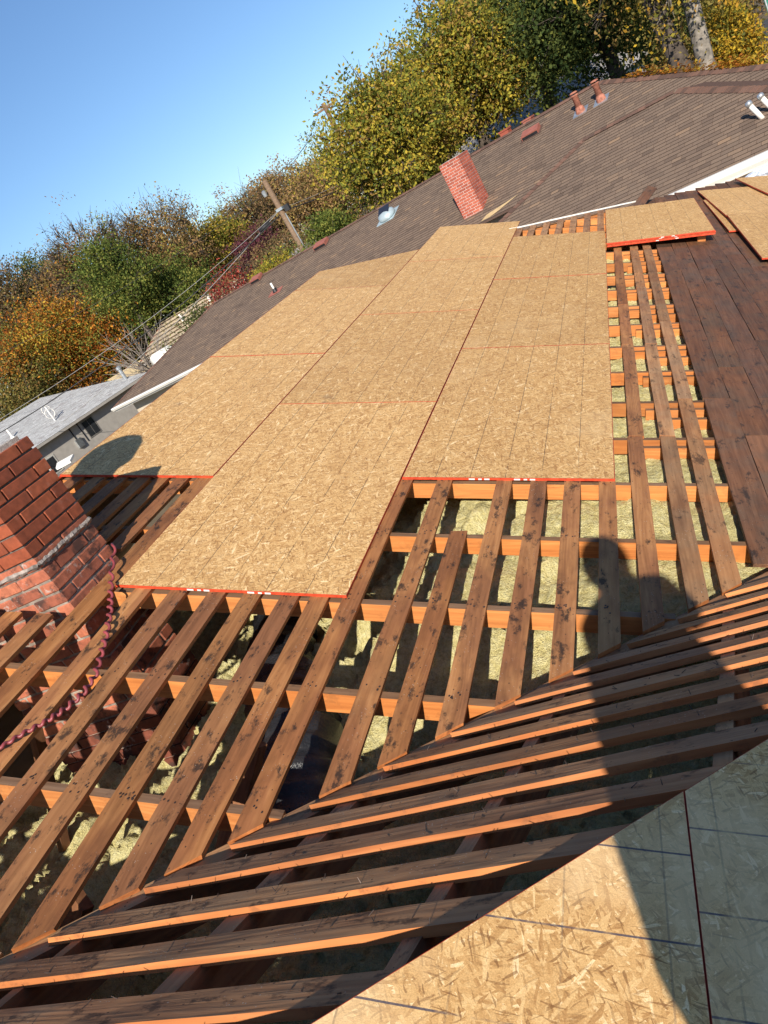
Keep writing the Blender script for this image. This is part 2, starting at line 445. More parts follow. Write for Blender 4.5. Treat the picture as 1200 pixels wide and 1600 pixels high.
M['hood'] = plain('dark_hoodie', (0.04, 0.045, 0.055), 0.9)
M['jean'] = plain('denim', (0.06, 0.08, 0.13), 0.9)
M['boot'] = plain('boot_leather', (0.10, 0.06, 0.035), 0.7)
M['bark'] = plain('bark', (0.075, 0.058, 0.045), 0.95, var=0.45, scale=5, bump=0.8)
M['bark_pale'] = plain('pale_bark', (0.19, 0.165, 0.135), 0.95, var=0.6, scale=4, bump=0.9)
M['twig'] = plain('pale_twig', (0.24, 0.20, 0.165), 0.9)

def ground_mat(name, a, b, scale):
    m, nt, bs = newmat(name); g = G(nt)
    co = g.obj(False)
    n = g.noise(co, scale, 6, 0.65)
    g.put(bs.inputs['Base Color'], g.ramp(n, [(0.35, a), (0.65, b)]))
    bs.inputs['Roughness'].default_value = 0.95; bs.inputs['Specular IOR Level'].default_value = 0.1
    g.put(bs.inputs['Normal'], g.bump(n, 0.3, 0.05))
    return m
M['ground'] = ground_mat('dry_ground', (0.10, 0.075, 0.045), (0.17, 0.13, 0.08), 0.6)
M['lawn'] = ground_mat('lawn_grass', (0.055, 0.085, 0.022), (0.13, 0.145, 0.045), 1.5)
M['asphalt'] = ground_mat('asphalt', (0.060, 0.060, 0.063), (0.085, 0.083, 0.082), 2)
M['concrete'] = ground_mat('concrete_path', (0.33, 0.29, 0.24), (0.42, 0.38, 0.32), 2)

def leaf_mat():
    m, nt, bs = newmat('leaves'); g = G(nt)
    c = g.attr('lc')
    nt.nodes.remove(bs)
    d = nt.nodes.new('ShaderNodeBsdfDiffuse'); t = nt.nodes.new('ShaderNodeBsdfTranslucent')
    mx = nt.nodes.new('ShaderNodeMixShader'); mx.inputs[0].default_value = 0.32
    g.put(d.inputs[0], c); g.put(t.inputs[0], c)
    nt.links.new(d.outputs[0], mx.inputs[1]); nt.links.new(t.outputs[0], mx.inputs[2])
    out = [n for n in nt.nodes if n.type == 'OUTPUT_MATERIAL'][0]
    nt.links.new(mx.outputs[0], out.inputs[0])
    return m
M['leaf'] = leaf_mat()

# ------------------------------------------------------------------ boards and sheets
def board(name, p0, p1, nrm, w, t, mats, parent, sk0=None, sk1=None, jit=0.0012, seg=0.25, ragged=0.004):
    """a plank: p0..p1 along its top centre line; slot 0 = top face, slot 1 = edges and underside"""
    X = (p1 - p0); L = X.length
    mw = frame(p0, X, nrm)
    n = max(2, int(L / seg))
    v = []; f = []; mi = []
    seed = rnd.random() * 100
    for i in range(n + 1):
        s = i / n
        for k, (yy, zz) in enumerate(((-w / 2, 0), (w / 2, 0), (w / 2, -t), (-w / 2, -t))):
            sh = 0.0
            if sk0 is not None: sh += (1 - s) * sk0 * (yy)
            if sk1 is not None: sh += s * sk1 * (yy)
            e = 0.0
            if i in (0, n): e = rnd.uniform(-ragged, ragged)
            wob = math.sin(seed + s * L * 3.1) * jit * 1.3
            v.append((s * L + sh + e, yy * (1 + rnd.uniform(-1, 1) * jit * 14) + wob, zz + (rnd.uniform(-1, 1) * jit)))
    for i in range(n):
        a = i * 4; b = a + 4
        for k in range(4):
            f.append((a + k, a + (k + 1) % 4, b + (k + 1) % 4, b + k)); mi.append(0 if k == 0 else 1)
    f.append((3, 2, 1, 0)); mi.append(1)
    e = n * 4
    f.append((e, e + 1, e + 2, e + 3)); mi.append(1)
    return link(name, mesh(name, v, f, mi), parent, mats, mw)

def sheet(name, poly, org, X, nrm, t, mats, parent=None, rim=0.004, rims=None, lift=0.0):
    """a sheet of oriented strand board: polygon (local x along X, y = nrm x X), slots 0 top, 1 edge paint, 2 rim"""
    mw = frame(org + nrm * lift, X, nrm)
    n = len(poly)
    cxp = sum(p[0] for p in poly) / n; cyp = sum(p[1] for p in poly) / n
    a = 0.5 * sum(poly[i][0] * poly[(i + 1) % n][1] - poly[(i + 1) % n][0] * poly[i][1] for i in range(n))
    if a < 0: poly = poly[::-1]
    # inset polygon
    ins = []
    for i in range(n):
        p0 = Vector(poly[i - 1]); p1 = Vector(poly[i]); p2 = Vector(poly[(i + 1) % n])
        d0 = (p1 - p0).normalized(); d1 = (p2 - p1).normalized()
        n0 = Vector((-d0.y, d0.x)); n1 = Vector((-d1.y, d1.x))
        bis = (n0 + n1); k = rim / max(0.3, (1 + n0.dot(n1)))
        ins.append(p1 + bis * k)
    v = [(p.x, p.y, 0) for p in ins] + [(p[0], p[1], 0) for p in poly] + [(p[0], p[1], -t) for p in poly]
    f = [tuple(range(n))]; mi = [0]
    for i in range(n):
        j = (i + 1) % n
        f.append((n + i, n + j, j, i)); mi.append(2 if (rims is None or rims) else 0)
        f.append((2 * n + i, 2 * n + j, n + j, n + i)); mi.append(1)
    f.append(tuple(range(3 * n - 1, 2 * n - 1, -1))); mi.append(0)
    o = link(name, mesh(name, v, f, mi), parent, mats, mw)
    reg(o, mw)
    return o

# ------------------------------------------------------------------ setting: ground
def flat(name, poly, z, mat, kind='structure'):
    b = MB(); b.poly([Vector((x, y, z)) for x, y in poly])
    o = b.build(name, mat); o['kind'] = kind
    return o
flat('ground', [(-900, -900), (900, -900), (900, 900), (-900, 900)], GROUND, M['ground'])
flat('lawn', [(5, 44), (40, 50), (48, 66), (6, 60)], GROUND + 0.02, M['lawn'])
flat('pavement', [(4, 60.6), (52, 67), (52.5, 69.5), (4, 63)], GROUND + 0.03, M['concrete'])
flat('road', [(-60, 66), (90, 84), (90, 110), (-60, 92)], GROUND + 0.012, M['asphalt'])

# ------------------------------------------------------------------ our house
HO = Vector((0.7, 0.0, GROUND))
house = empty('house', HO, 'house with its shingles stripped off, bare roof boards and new strand board sheathing', 'house')
MW = [M['osb'], M['red'], M['redline']]
MN = [M['osb_near'], M['red'], M['redline']]
WB = [M['batten'], M['edge']]
WBB = [M['batten_b'], M['edge']]
WR = [M['raftertop'], M['rafter']]
WD = [M['dark'], M['dark']]

# sheathing on slope A: local x along +Y world, local y = -u
def a_sheet(u0, u1, y0, y1, name='sheathing_panel', cut=None, lift=0.0, rim=0.004):
    g_ = 0.003
    org = PA(u0 * CS, 0)
    poly = [(y0 + g_, -g_), (y1 - g_, -g_), (y1 - g_, -(u1 - u0) + g_), (y0 + g_, -(u1 - u0) + g_)]
    if cut: poly = cut
    ymid = (y0 + y1) / 2; um = (u1 - u0) / 2
    org = PA(u0 * CS, ymid) - NA * 0 + UA * um
    poly = [(p[0] - ymid, p[1] + um) for p in poly]
    return sheet(name, poly, org, YV, NA, OT, MW, house, lift=lift, rim=rim)

W4 = 1.2192; L8 = 2.4384
for k in range(3):                                   # right-hand column, 4 x 8 ft sheets
    a_sheet(0, W4, k * L8, (k + 1) * L8, lift=rnd.uniform(0, 0.002))
for k in range(4):                                   # middle column, staggered half a sheet, last one overhangs the hip
    a_sheet(-W4, 0, -L8 / 2 + k * L8, -L8 / 2 + (k + 1) * L8, lift=0.001, rim=0.0018)
UL = RIDGE / CS
wl = -W4 - UL
for k in range(3):                                   # left column, ripped along the ridge and sawn along the hip
    y0, y1 = k * L8, (k + 1) * L8
    if k < 2:
        a_sheet(UL, -W4, y0, y1, lift=rnd.uniform(0, 0.002))
    else:
        g_ = 0.003
        h0 = RIDGE + HIPF + 0.05; h1 = -W4 * CS + HIPF + 0.05
        a_sheet(UL, -W4, y0, y1, cut=[(y0 + g_, -g_), (h0, -g_), (h1, -wl + g_), (y0 + g_, -wl + g_)])

# printed white marks on the exposed red edges
def marks(u0, y, us):
    for u in us:
        for dx, w in ((0, 0.035), (0.055, 0.02), (0.09, 0.03)):
            b = MB(); p = PA((u + dx) * CS, y + 0.0018, 0)
            b.box((0, -0.0012, -0.012), (w, 0.0, -0.003), 0, frame(p, UA, NA))
            b.build('edge_print', M['print'], house)
marks(0, 0.0, (0.40, 0.66))
marks(0, -L8 / 2, (-0.82, -0.50))
marks(0, L8, (0.32,))

# rafters of slope A
RO = OT + BT
def rafter(x0, x1, y, parent=house, h=RO, d=0.095, name='rafter'):
    return board(name, PA(x0, y, -h), PA(x1, y, -h), NA, 0.038, d, WR, parent, jit=0.0008)
for k in range(-8, 20):
    y = 0.012 + 0.61 * k
    x0 = max(RIDGE + 0.02, y - HIPF)
    x1 = min(4.05, y - VAL - 0.03)
    if x1 - x0 > 0.25:
        rafter(x0, x1, y)
        if y > -0.9 and x1 > 3:                      # eave lookouts nailed to the rafters
            xl = max(1.30 + rnd.uniform(-0.05, 0.05), y - HIPF + 0.15)
            if xl < 3.7: rafter(xl, 4.05, y - 0.046, h=RO + 0.02 + rnd.uniform(0, 0.015), d=0.075, name='lookout')
            if k % 2 == 0 and y < 8.5: rafter(1.42, 1.95, y - 0.25 + rnd.uniform(-0.05, 0.05), h=RO + 0.03, d=0.09, name='blocking')
# ridge, valley and hip members
board('ridge_board', PA(RIDGE - 0.03, -4.7, -RO) , PA(RIDGE - 0.03, 5.8, -RO), ZV, 0.03, 0.2, WR, house)
def vy(x, off=0.0): return PA(x, x + VAL + off, 0)
VN = (NA + NB).normalized()
p0, p1 = vy(RIDGE) - VN * RO, vy(4.0) - VN * RO
board('valley_rafter', p0, p1, VN, 0.075, 0.17, [M['batten_b'], M['oldstrut']], house)
p0 = PA(RIDGE, RIDGE + HIPF - 0.03) - ZV * 0.06; p1 = PA(4.05, 4.05 + HIPF - 0.03) - ZV * 0.06
board('hip_rafter', p0, p1, ZV, 0.04, 0.17, WR, house)

# battens of slope A : (x centre, y start, y end) ; None start = mitred at the valley
def a_batten(x, y0, y1, w=0.090, mats=WB, name='batten', h=OT):
    mitre = y0 is None
    ys = x + VAL + 0.012 if mitre else y0
    cuts = [ys]
    while y1 - cuts[-1] > 3.2:                        # butt joints fall on a rafter
        k = round((cuts[-1] + rnd.uniform(1.2, 2.6) - 0.012) / 0.61)
        cuts.append(0.012 + 0.61 * k)
    cuts.append(y1)
    for i in range(len(cuts) - 1):
        a, b = cuts[i], cuts[i + 1]
        if b - a < 0.1: continue
        dx = rnd.uniform(-0.004, 0.004)
        board(name, PA(x + dx, a + (0.0015 if i else 0), -h), PA(x + dx + rnd.uniform(-0.003, 0.003), b - 0.0015, -h), NA, w, BT, mats, house,
              sk0=(-CS if (mitre and i == 0) else None))
WBL = [[M['batten'], M['edge']]]
for x in (-1.315, -1.447, -1.575, -1.73, -1.88, -2.03):           # behind the chimney
    a_batten(x, -0.86, 0.5)
for x in (-1.345, -1.50, -1.665, -1.83, -2.0):                    # in front of the chimney
    a_batten(x, None, -1.46)
a_batten(-1.178, None, 0.4, 0.108)
for x in (-0.967, -0.79, -0.605, -0.43, -0.262, -0.125):
    a_batten(x, None, -0.75)
a_batten(0.016, None, 0.45)
for x in (0.236, 0.553, 0.731, 0.902, 1.075):
    a_batten(x, None, 0.5)
a_batten(0.390, None, -0.575)
for x in (1.240, 1.410, 1.547):
    a_batten(x, None, 7.6 + x, mats=[M['batten'] if x < 1.3 else M['batten_b'], M['edge']])
for k in range(7):                                                # open battens beyond the last right-hand sheet
    x = 0.03 + 0.172 * k
    a_batten(x, 6.9, x + HIPF + 0.04, mats=WBB)
# close-laid wide boards towards the eave
x = 1.727; k = 0
while x < 4.0:
    a_batten(x, (x + VAL + 0.03) if x < 1.9 else x + VAL + 0.03, min(11.95, x + HIPF + 0.05 + rnd.uniform(-0.04, 0.05)), 0.166, WD, 'eave_board')
    x += 0.1555; k += 1
board('fascia', PA(4.06, 1.3, -OT), PA(4.06, 12.0, -OT), XV * 0.3 + ZV, 0.03, 0.14, [M['white'], M['white']], house)
board('drip_edge', PA(-0.1, -0.1 + HIPF + 0.09) + ZV * 0.004, PA(1.55, 1.55 + HIPF + 0.09) + ZV * 0.004, ZV, 0.014, 0.02, [M['white'], M['white']], house)
# torn board end lifted at the hip
board('broken_board', PA(1.50, 8.72, -0.01), PA(1.78, 9.75, 0.17), NA + XV * 0.5, 0.14, 0.018, WD, house, ragged=0.03)

# slope B : jack rafters and battens between valley and hip
for k in range(-4, 8):
    x = 0.325 + 0.5975 * k
    y0 = max(-4.7, x + HIPC + 0.02); y1 = x + VAL - 0.06
    if y1 - y0 > 0.2 and x < 4.0:
        board('jack_rafter', PB(x, y0, -RO), PB(x, y1, -RO), NB, 0.075 if k == 0 else 0.045, 0.14, [M['batten_b'], M['oldstrut']], house)
yb = -0.87
while yb > -4.65:
    xs = yb - VAL + 0.01
    xe = yb - HIPC + 0.043 - 0.05
    yc = yb + 0.043 + rnd.uniform(-0.006, 0.006)
    board('batten', PB(xs + 0.043, yc, -OT), PB(xe, yc + rnd.uniform(-0.004, 0.004), -OT - rnd.uniform(0, 0.003)), NB, 0.090, BT + 0.003, WBB, house, sk0=CS, sk1=CS, jit=0.0016)
    yb -= 0.1905
yb = -0.87 + 0.19
while yb < 1.4:
    xs = yb - VAL + 0.01; xe = min(4.05, yb - HIPC - 0.01)
    board('batten', PB(xs + 0.043, yb + 0.043, -OT), PB(xe, yb + 0.043, -OT), NB, 0.090, BT, WBB, house, sk0=CS)
    yb += 0.1905
p0 = PC(CRX, CRX + HIPC) - ZV * 0.06; p1 = PC(4.3, 4.3 + HIPC) - ZV * 0.06
board('hip_rafter', p0, p1, ZV, 0.04, 0.17, [M['batten_b'], M['oldstrut']], house)

# slope C : sheathing sawn along the hip, where the photographer stands
def c_sheet(xa, xb, y0, y1=None, ph=0.0):
    ua, ub = xa / CS, xb / CS
    um = (ua + ub) / 2; hw = (ub - ua) / 2 - 0.0010
    ov = 0.006
    ya = xa + HIPC + ov if y1 is None else y1
    yb2 = xb + HIPC + ov if y1 is None else y1
    ym = y0 + L8 / 2 + ph
    poly = [(y0 + 0.002 - ym, hw), (ya - ym, hw), (yb2 - ym, -hw), (y0 + 0.002 - ym, -hw)]
    org = PC((xa + xb) / 2, ym)
    return sheet('sheathing_panel', poly, org, YV, NA, OT, MN, house, rim=0.0012)
wx = W4 * CS
c_sheet(1.455 - 2 * wx + 0.35, 1.455 - wx, -4.95)
c_sheet(1.455 - wx, 1.455, -4.95)
c_sheet(1.455, 1.455 + wx, -4.95, ph=0.067)
c_sheet(1.455 + wx, 1.455 + 2 * wx, -4.95)
for xa in (1.455 - 2 * wx + 0.35, 1.455 - wx, 1.455, 1.455 + wx):
    xb = xa + wx if xa > 0 else 1.455 - wx
    for j in range(2):
        c_sheet(xa, xb, -4.955 - (j + 1) * L8, -4.955 - j * L8)
# far slopes behind the ridges
def slope_sheet(pts, mats=MW):
    pts = [Vector(p) for p in pts]
    n = (pts[1] - pts[0]).cross(pts[2] - pts[0]).normalized()
    if n.z < 0: n = -n
    X = (pts[1] - pts[0]).normalized(); mw = frame(pts[0], X, n); inv = mw.inverted()
    sheet('sheathing_panel', [tuple((inv @ p).xy) for p in pts], pts[0], X, n, OT, mats, house)
RZ = -TA * RIDGE
for k in range(5):
    y0 = -4.71 + k * 2.12; y1 = y0 + 2.115
    for a, b in ((0.012, 1.12), (1.125, 2.24), (2.245, 3.4), (3.405, 4.5), (4.505, 5.75)):
        slope_sheet([(RIDGE - a, y0, RZ - TA * a - 0.004), (RIDGE - a, y1, RZ - TA * a - 0.004), (RIDGE - b, y1, RZ - TA * b - 0.004), (RIDGE - b, y0, RZ - TA * b - 0.004)])
slope_sheet([(RIDGE, 5.98, RZ - 0.06), (4.05, 12.1, -TA * 4.05 - 0.07), (RIDGE - 6.2, 12.1, -TA * 4.05 - 0.07)], [M['osb'], M['raftertop'], M['osb']])
slope_sheet([(CRX - 0.01, -4.75, RZ), (CRX - 0.01, -9.83, RZ), (CRX - 4, -9.83, RZ - TA * 4), (CRX - 4, -4.75 - 0, RZ - TA * 4)])

# walls and ceiling under the roof
b = MB(); b.box((-7.3, -9.5, GROUND), (3.55, 11.2, -1.55)); b.build('wall', M['stucco'], house, Matrix.Identity(4))
b = MB()
for lo, hi in (((3.40, -3.0, -1.55), (3.5, 11.0, -1.52)),):
    b.box(lo, hi)
b.build('wall_plate', M['oldstrut'], house, Matrix.Identity(4))
# insulation
def insulation():
    xs = np.arange(-3.6, 3.45, 0.021); ys = np.arange(-4.9, 9.8, 0.023)
    nx, ny = len(xs), len(ys)
    X, Y = np.meshgrid(xs, ys)
    r = np.random.default_rng(5)
    def turb(fr, k):
        t = np.zeros_like(X)
        for _ in range(k):
            a1, a2 = r.uniform(0, 6.28, 2); p, q = r.uniform(0, 6.28, 2)
            wx_ = X + 0.05 * np.sin(Y * fr * 0.6 + p); wy_ = Y + 0.05 * np.sin(X * fr * 0.7 + q)
            t += np.abs(np.sin((wx_ * math.cos(a1) + wy_ * math.sin(a1)) * fr + p) * np.sin((wx_ * math.cos(a2) + wy_ * math.sin(a2)) * fr * 1.1 + q))
        return t / k
    Z = 0.16 * (turb(2.2, 3) - 0.4) + 0.10 * (turb(6.5, 3) - 0.4) + 0.065 * (turb(17, 3) - 0.4) + 0.045 * (turb(42, 3) - 0.4) + 0.02 * (turb(90, 2) - 0.4) + r.normal(0, 0.006, X.shape)
    Z -= 0.9 * np.clip(0.26 - turb(4.2, 2), 0, 0.26) * np.clip(1.3 - X, 0, 1)
    zs = np.minimum(np.maximum(-TA * np.maximum(X, RIDGE), np.minimum(-TA * (Y - VAL), -TA * (X - 1.72))), -TA * (Y - HIPF))
    dA = np.interp(X, [-3.6, -1.6, -0.8, -0.3, 0.3, 0.9, 1.5, 3.5], [1.9, 1.15, 0.76, 0.44, 0.235, 0.165, 0.150, 0.15])
    dA = dA + 0.22 * np.clip((-1.15 - Y) / 0.5, 0, 1) * np.clip(X + 0.8, 0, 1)
    inB = np.clip((X + VAL - Y) / 0.25 + 0.5, 0, 1)
    d = dA * (1 - inB) + np.maximum(dA, 0.50) * inB
    amp = np.interp(X, [-0.6, 0.3, 1.5], [1.15, 0.85, 0.50]) * (1 - inB) + inB
    Zf = np.minimum(np.maximum(zs - d, -1.30) + Z * amp, zs - 0.085)
    v = np.stack([X.ravel(), Y.ravel(), Zf.ravel()], 1)
    i = np.arange((ny - 1) * nx).reshape(ny - 1, nx)[:, :-1].ravel()
    f = np.stack([i, i + 1, i + nx + 1, i + nx], 1)
    me = bpy.data.meshes.new('insulation')
    me.from_pydata(v.tolist(), [], f.tolist()); me.polygons.foreach_set('use_smooth', [True] * len(f)); me.update()
    o = link('insulation', me, house, M['insul'], Matrix.Identity(4)); o['kind'] = 'stuff'
insulation()
# struts in the attic
for p0, p1, w in (((-0.95, -2.55, -0.9), (-0.15, -2.1, 0.0), 0.09), ((-1.55, -3.1, -0.9), (-0.55, -2.75, 0.05), 0.09), ((-2.1, -1.9, -0.9), (-1.2, -2.0, 0.35), 0.09)):
    board('strut', Vector(p0), Vector(p1), YV * -0.7 + ZV * 0.7, w, 0.04, [M['oldstrut'], M['oldstrut']], house)
for y in (-2.3, -1.5, -0.9, -0.2):
    board('ceiling_joist', Vector((-4, y, -1.02)), Vector((-0.7, y, -1.02)), ZV, 0.04, 0.12, [M['oldstrut'], M['oldstrut']], house)

# bent nails left in the battens
def nails():
    b = MB()
    r = random.Random(3)
    for _ in range(300):
        yb = -0.87 - 0.1905 * r.randint(0, 15)
        x = yb - VAL + r.uniform(0.08, 1.75)
        if x > yb - HIPC - 0.03: continue
        p = PB(x, yb + r.uniform(0.01, 0.08), -OT - 0.002)
        d = (NB * r.uniform(0.2, 0.8) + XV * r.uniform(-1, 1) + YV * r.uniform(-1, 1)).normalized()
        b.tube([p, p + d * r.uniform(0.008, 0.02)], [0.0013, 0.0010], 4)
    for _ in range(260):
        x = r.choice((0.016, 0.236, 0.39, 0.553, 0.731, 0.902, 1.075, -0.43, -0.605, -0.79, -0.262)) + r.uniform(-0.035, 0.035)
        y = 0.012 - 0.61 * r.randint(0, 4) + r.uniform(-0.03, 0.03)
        if y < x + VAL + 0.05 or (x < -0.06 and y > -1.2): continue
        p = PA(x, y, -OT - 0.001)
        b.lathe([(0.0045, 0), (0.0045, 0.0025)], 7, 0, frame(p, XV, NA))
    o = b.build('nails', M['nail'], house); o['kind'] = 'stuff'
nails()

# ------------------------------------------------------------------ brick chimney of our house
CX0, CX1, CY0, CY1 = -2.10, -1.262, -1.387, -0.925
CTOP = 1.305
chim = link('chimney', None, house, None, Matrix.Translation((CX1, CY0, 0)))
PINV[chim.name] = Matrix.Translation((CX1, CY0, 0)).inverted()
chim['label'] = 'red brick chimney standing through the stripped battens'
BH, BJ = 0.0585, 0.0105
BP = BH + BJ
def brick_mesh(L, W, H, bev, seed):
    r = random.Random(seed); bm = bmesh.new()
    bmesh.ops.create_cube(bm, size=1)
    for v in bm.verts: v.co = Vector((v.co.x * L, v.co.y * W, v.co.z * H)) + Vector([r.uniform(-1, 1) * 0.0018 for _ in range(3)])
    bmesh.ops.bevel(bm, geom=list(bm.edges), offset=bev, segments=1, affect='EDGES')
    me = bpy.data.meshes.new('brick'); bm.to_mesh(me); bm.free()
    return me
def course(k):                                        # list of (x0,x1,y0,y1) for one course
    D = 0.098; J = BJ; out = []
    Lf = CX1 - CX0; n = 4
    if k % 2 == 0:
        w = (Lf - (n - 1) * J) / n
        for i in range(n):
            a = CX0 + i * (w + J)
            out.append((a, a + w, CY0, CY0 + D)); out.append((a, a + w, CY1 - D, CY1))
        m = CY1 - CY0 - 2 * D - 2 * J
        for x0 in (CX0, CX1 - D): out.append((x0, x0 + D, CY0 + D + J, CY0 + D + J + m))
    else:
        w = ((CX1 - CX0) - 2 * D - 2 * J - 2 * J) / 3
        for i in range(3):
            a = CX0 + D + J + i * (w + J)
            out.append((a, a + w, CY0, CY0 + D)); out.append((a, a + w, CY1 - D, CY1))
        m = (CY1 - CY0 - J) / 2
        for x0 in (CX0, CX1 - D):
            for j in range(2): out.append((x0, x0 + D, CY0 + j * (m + J), CY0 + j * (m + J) + m))
    return out
cache = {}
ncourse = 20
z = CTOP - BH
lowstuff = MB()
for k in range(38):
    old = z < 0.775
    for (x0, x1, y0, y1) in course(k):
        L, W = x1 - x0, y1 - y0
        px, py = (x0 + x1) / 2, (y0 + y1) / 2
        out_ = 0.0 if not old else -0.006
        mat = M['brick_old'] if old else M['brick']
        if k < 21:
            key = (round(L, 3), round(W, 3), old, rnd.randint(0, 2))
            if key not in cache:
                cache[key] = brick_mesh(L, W, BH, 0.003 if not old else 0.006, hash(key) & 0xffff); cache[key].materials.append(mat)
            rot = Matrix.Rotation(rnd.uniform(-0.006, 0.006), 4, 'Z') if not old else Matrix.Rotation(rnd.uniform(-0.02, 0.02), 4, 'Z')
            link('brick', cache[key], chim, None, Matrix.Translation((px + (out_ if px > -1.5 else 0) + rnd.uniform(-0.001, 0.001), py - (out_ if py < -1.2 else 0), z + BH / 2)) @ rot)
        else:
            lowstuff.box((x0, y0, z), (x1, y1, z + BH))
    z -= BP
o = lowstuff.build('lower_bricks', brick_mat('attic_brick', (0.25, 0.075, 0.042), 0.8, 0.8), chim, Matrix.Identity(4)); o['kind'] = 'stuff'
zb = CTOP - 38 * BP
b = MB(); b.box((CX0 + 0.014, CY0 + 0.014, 0.70), (CX1 - 0.014, CY1 - 0.014, CTOP - 0.008)); b.build('mortar_core', M['mortar_dark'], chim, Matrix.Identity(4))
b = MB(); b.box((CX0 + 0.012, CY0 + 0.012, zb), (CX1 - 0.012, CY1 - 0.012, 0.70)); b.build('mortar_core', plain('grimy_mortar', (0.26, 0.215, 0.175), 0.9, var=0.5, scale=18, bump=0.6), chim, Matrix.Identity(4))
# mortar fillet where the old flashing was
def fillet():
    b = MB(); r = random.Random(9)
    def strip(p, q, out):
        n = 26; top = []; mid = []; bot = []
        for i in range(n + 1):
            c = p.lerp(q, i / n); j = lambda s_: Vector((r.uniform(-s_, s_), r.uniform(-s_, s_), r.uniform(-s_, s_)))
            top.append(c + ZV * 0.014 + out * 0.001 + j(0.004)); mid.append(c + out * (0.009 + r.uniform(-0.003, 0.005)) + j(0.003)); bot.append(c - ZV * 0.014 - out * 0.004 + j(0.005))
        for i in range(n):
            b.quad(mid[i], mid[i + 1], top[i + 1], top[i]); b.quad(bot[i], bot[i + 1], mid[i + 1], mid[i])
    zf = 0.782
    strip(Vector((CX1 - 0.002, CY0, zf)), Vector((CX1 - 0.002, CY1, zf)), XV)
    strip(Vector((CX0, CY0 + 0.002, zf)), Vector((CX1, CY0 + 0.002, zf)), -YV)
    b.build('mortar_fillet', plain('stained_mortar', (0.27, 0.23, 0.20), 0.9, var=0.6, scale=22, bump=0.6), chim)
fillet()
b = MB(); b.box((CX0 + 0.03, CY0 + 0.03, CTOP - 0.007), (CX1 - 0.03, CY1 - 0.03, CTOP + 0.025)); b.build('crown', M['mortar'], chim, Matrix.Identity(4))
# flue pot with a metal rain cap
fl = Matrix.Translation((-1.62, -1.155, 0))
b = MB(); b.lathe([(0.115, CTOP), (0.115, 1.50), (0.10, 1.50), (0.10, 1.46)], 24, 0, fl); b.build('flue_pipe', M['galv'], chim, smooth=True)
b = MB()
for j in range(4):
    t = j * math.pi / 2 + 0.5
    p = Vector((-1.62 + 0.11 * math.cos(t), -1.155 + 0.11 * math.sin(t), 1.47)); b.tube([p, p + Vector((0.05 * math.cos(t), 0.05 * math.sin(t), 0.16))], 0.006, 5)
b.build('cap_legs', M['galv'], chim)
b = MB(); b.lathe([(0.16, 1.58), (0.175, 1.60), (0.175, 1.78), (0.15, 1.85), (0.09, 1.90), (0.02, 1.915)], 28, 0, fl); b.build('rain_cap', M['galv'], chim, smooth=True)

# ------------------------------------------------------------------ loose things on our roof
def loose_sheet(c0, c1, c2, label, lift, t=0.0155, marksx=()):
    """c0 near-left, c1 far-left, c2 near-right"""
    c0, c1, c2 = Vector(c0), Vector(c1), Vector(c2)
    X = (c1 - c0).normalized(); U = (c2 - c0); U = (U - X * U.dot(X)).normalized()
    n = U.cross(X); n = n if n.z > 0 else -n
    poly = [(0, 0), (L8, 0), (L8, -W4), (0, -W4)]
    poly = [(p[0] - L8 / 2, p[1] + W4 / 2) for p in poly]
    org = c0 + X * (L8 / 2) + U * (W4 / 2)
    o = sheet('strand_board_sheet', poly, org + n * lift, X, n, t, MW, None)
    tag(o, label, 'board sheet', 'loose strand board sheets')
    if marksx:
        for u in marksx:
            b = MB()
            b.box((-L8 / 2 - 0.0015, W4 / 2 - u - 0.035, -0.0115), (-L8 / 2 - 0.0006, W4 / 2 - u, -0.003))
            b.build('edge_print', M['print'], o, frame(org + n * lift, X, n))
    return o
nl = PA(1.128, 6.20, 0.005); nr = PA(2.245, 6.20, 0.078)
names = ('bottom', 'second', 'third', 'fourth')
X_ = YV; 
for k, nm in enumerate(('lowest sheet of the strand board stack with red edge', 'middle sheet of the three in the strand board stack', 'top sheet of the strand board stack, printed lines on its face')):
    dx = (0.0, 0.006, -0.004, 0.003)[k]
    loose_sheet(nl + Vector((dx, dx, 0)), nl + Vector((dx, dx, 0)) + Vector((0, 2.44, 0)), nr + Vector((dx, dx, 0)), nm, 0.017 * (k + 1), marksx=(0.56 + 0.03 * k, 0.78 - 0.02 * k))
bl = board('wood_block', PA(2.12, 6.3, -OT + 0.087), PA(2.12, 8.5, -OT + 0.087), NA, 0.09, 0.085, WR, None)
tag(bl, 'timber bearer under the right side of the strand board stack', 'lumber')
loose_sheet(PA(2.44, 6.66, 0.018), PA(2.40, 9.1, 0.018), PA(3.6, 6.68, 0.018), 'strand board sheet with its left strip showing under another sheet', 0.0)
loose_sheet(PA(2.53, 4.99, 0.045), PA(2.50, 7.43, 0.075), PA(3.65, 5.01, 0.045), 'nearest strand board sheet at the right edge of the roof', 0.0)
loose_sheet(PA(2.50, 7.46, 0.06), PA(2.40, 9.9, 0.035), PA(3.62, 7.48, 0.06), 'farthest strand board sheet lying on the dark eave boards', 0.0)
loose_sheet(PA(3.2, 8.3, 0.09), PA(3.0, 10.7, 0.06), PA(4.3, 8.4, 0.09), 'strand board sheet on the eave boards at the right frame edge', 0.0)

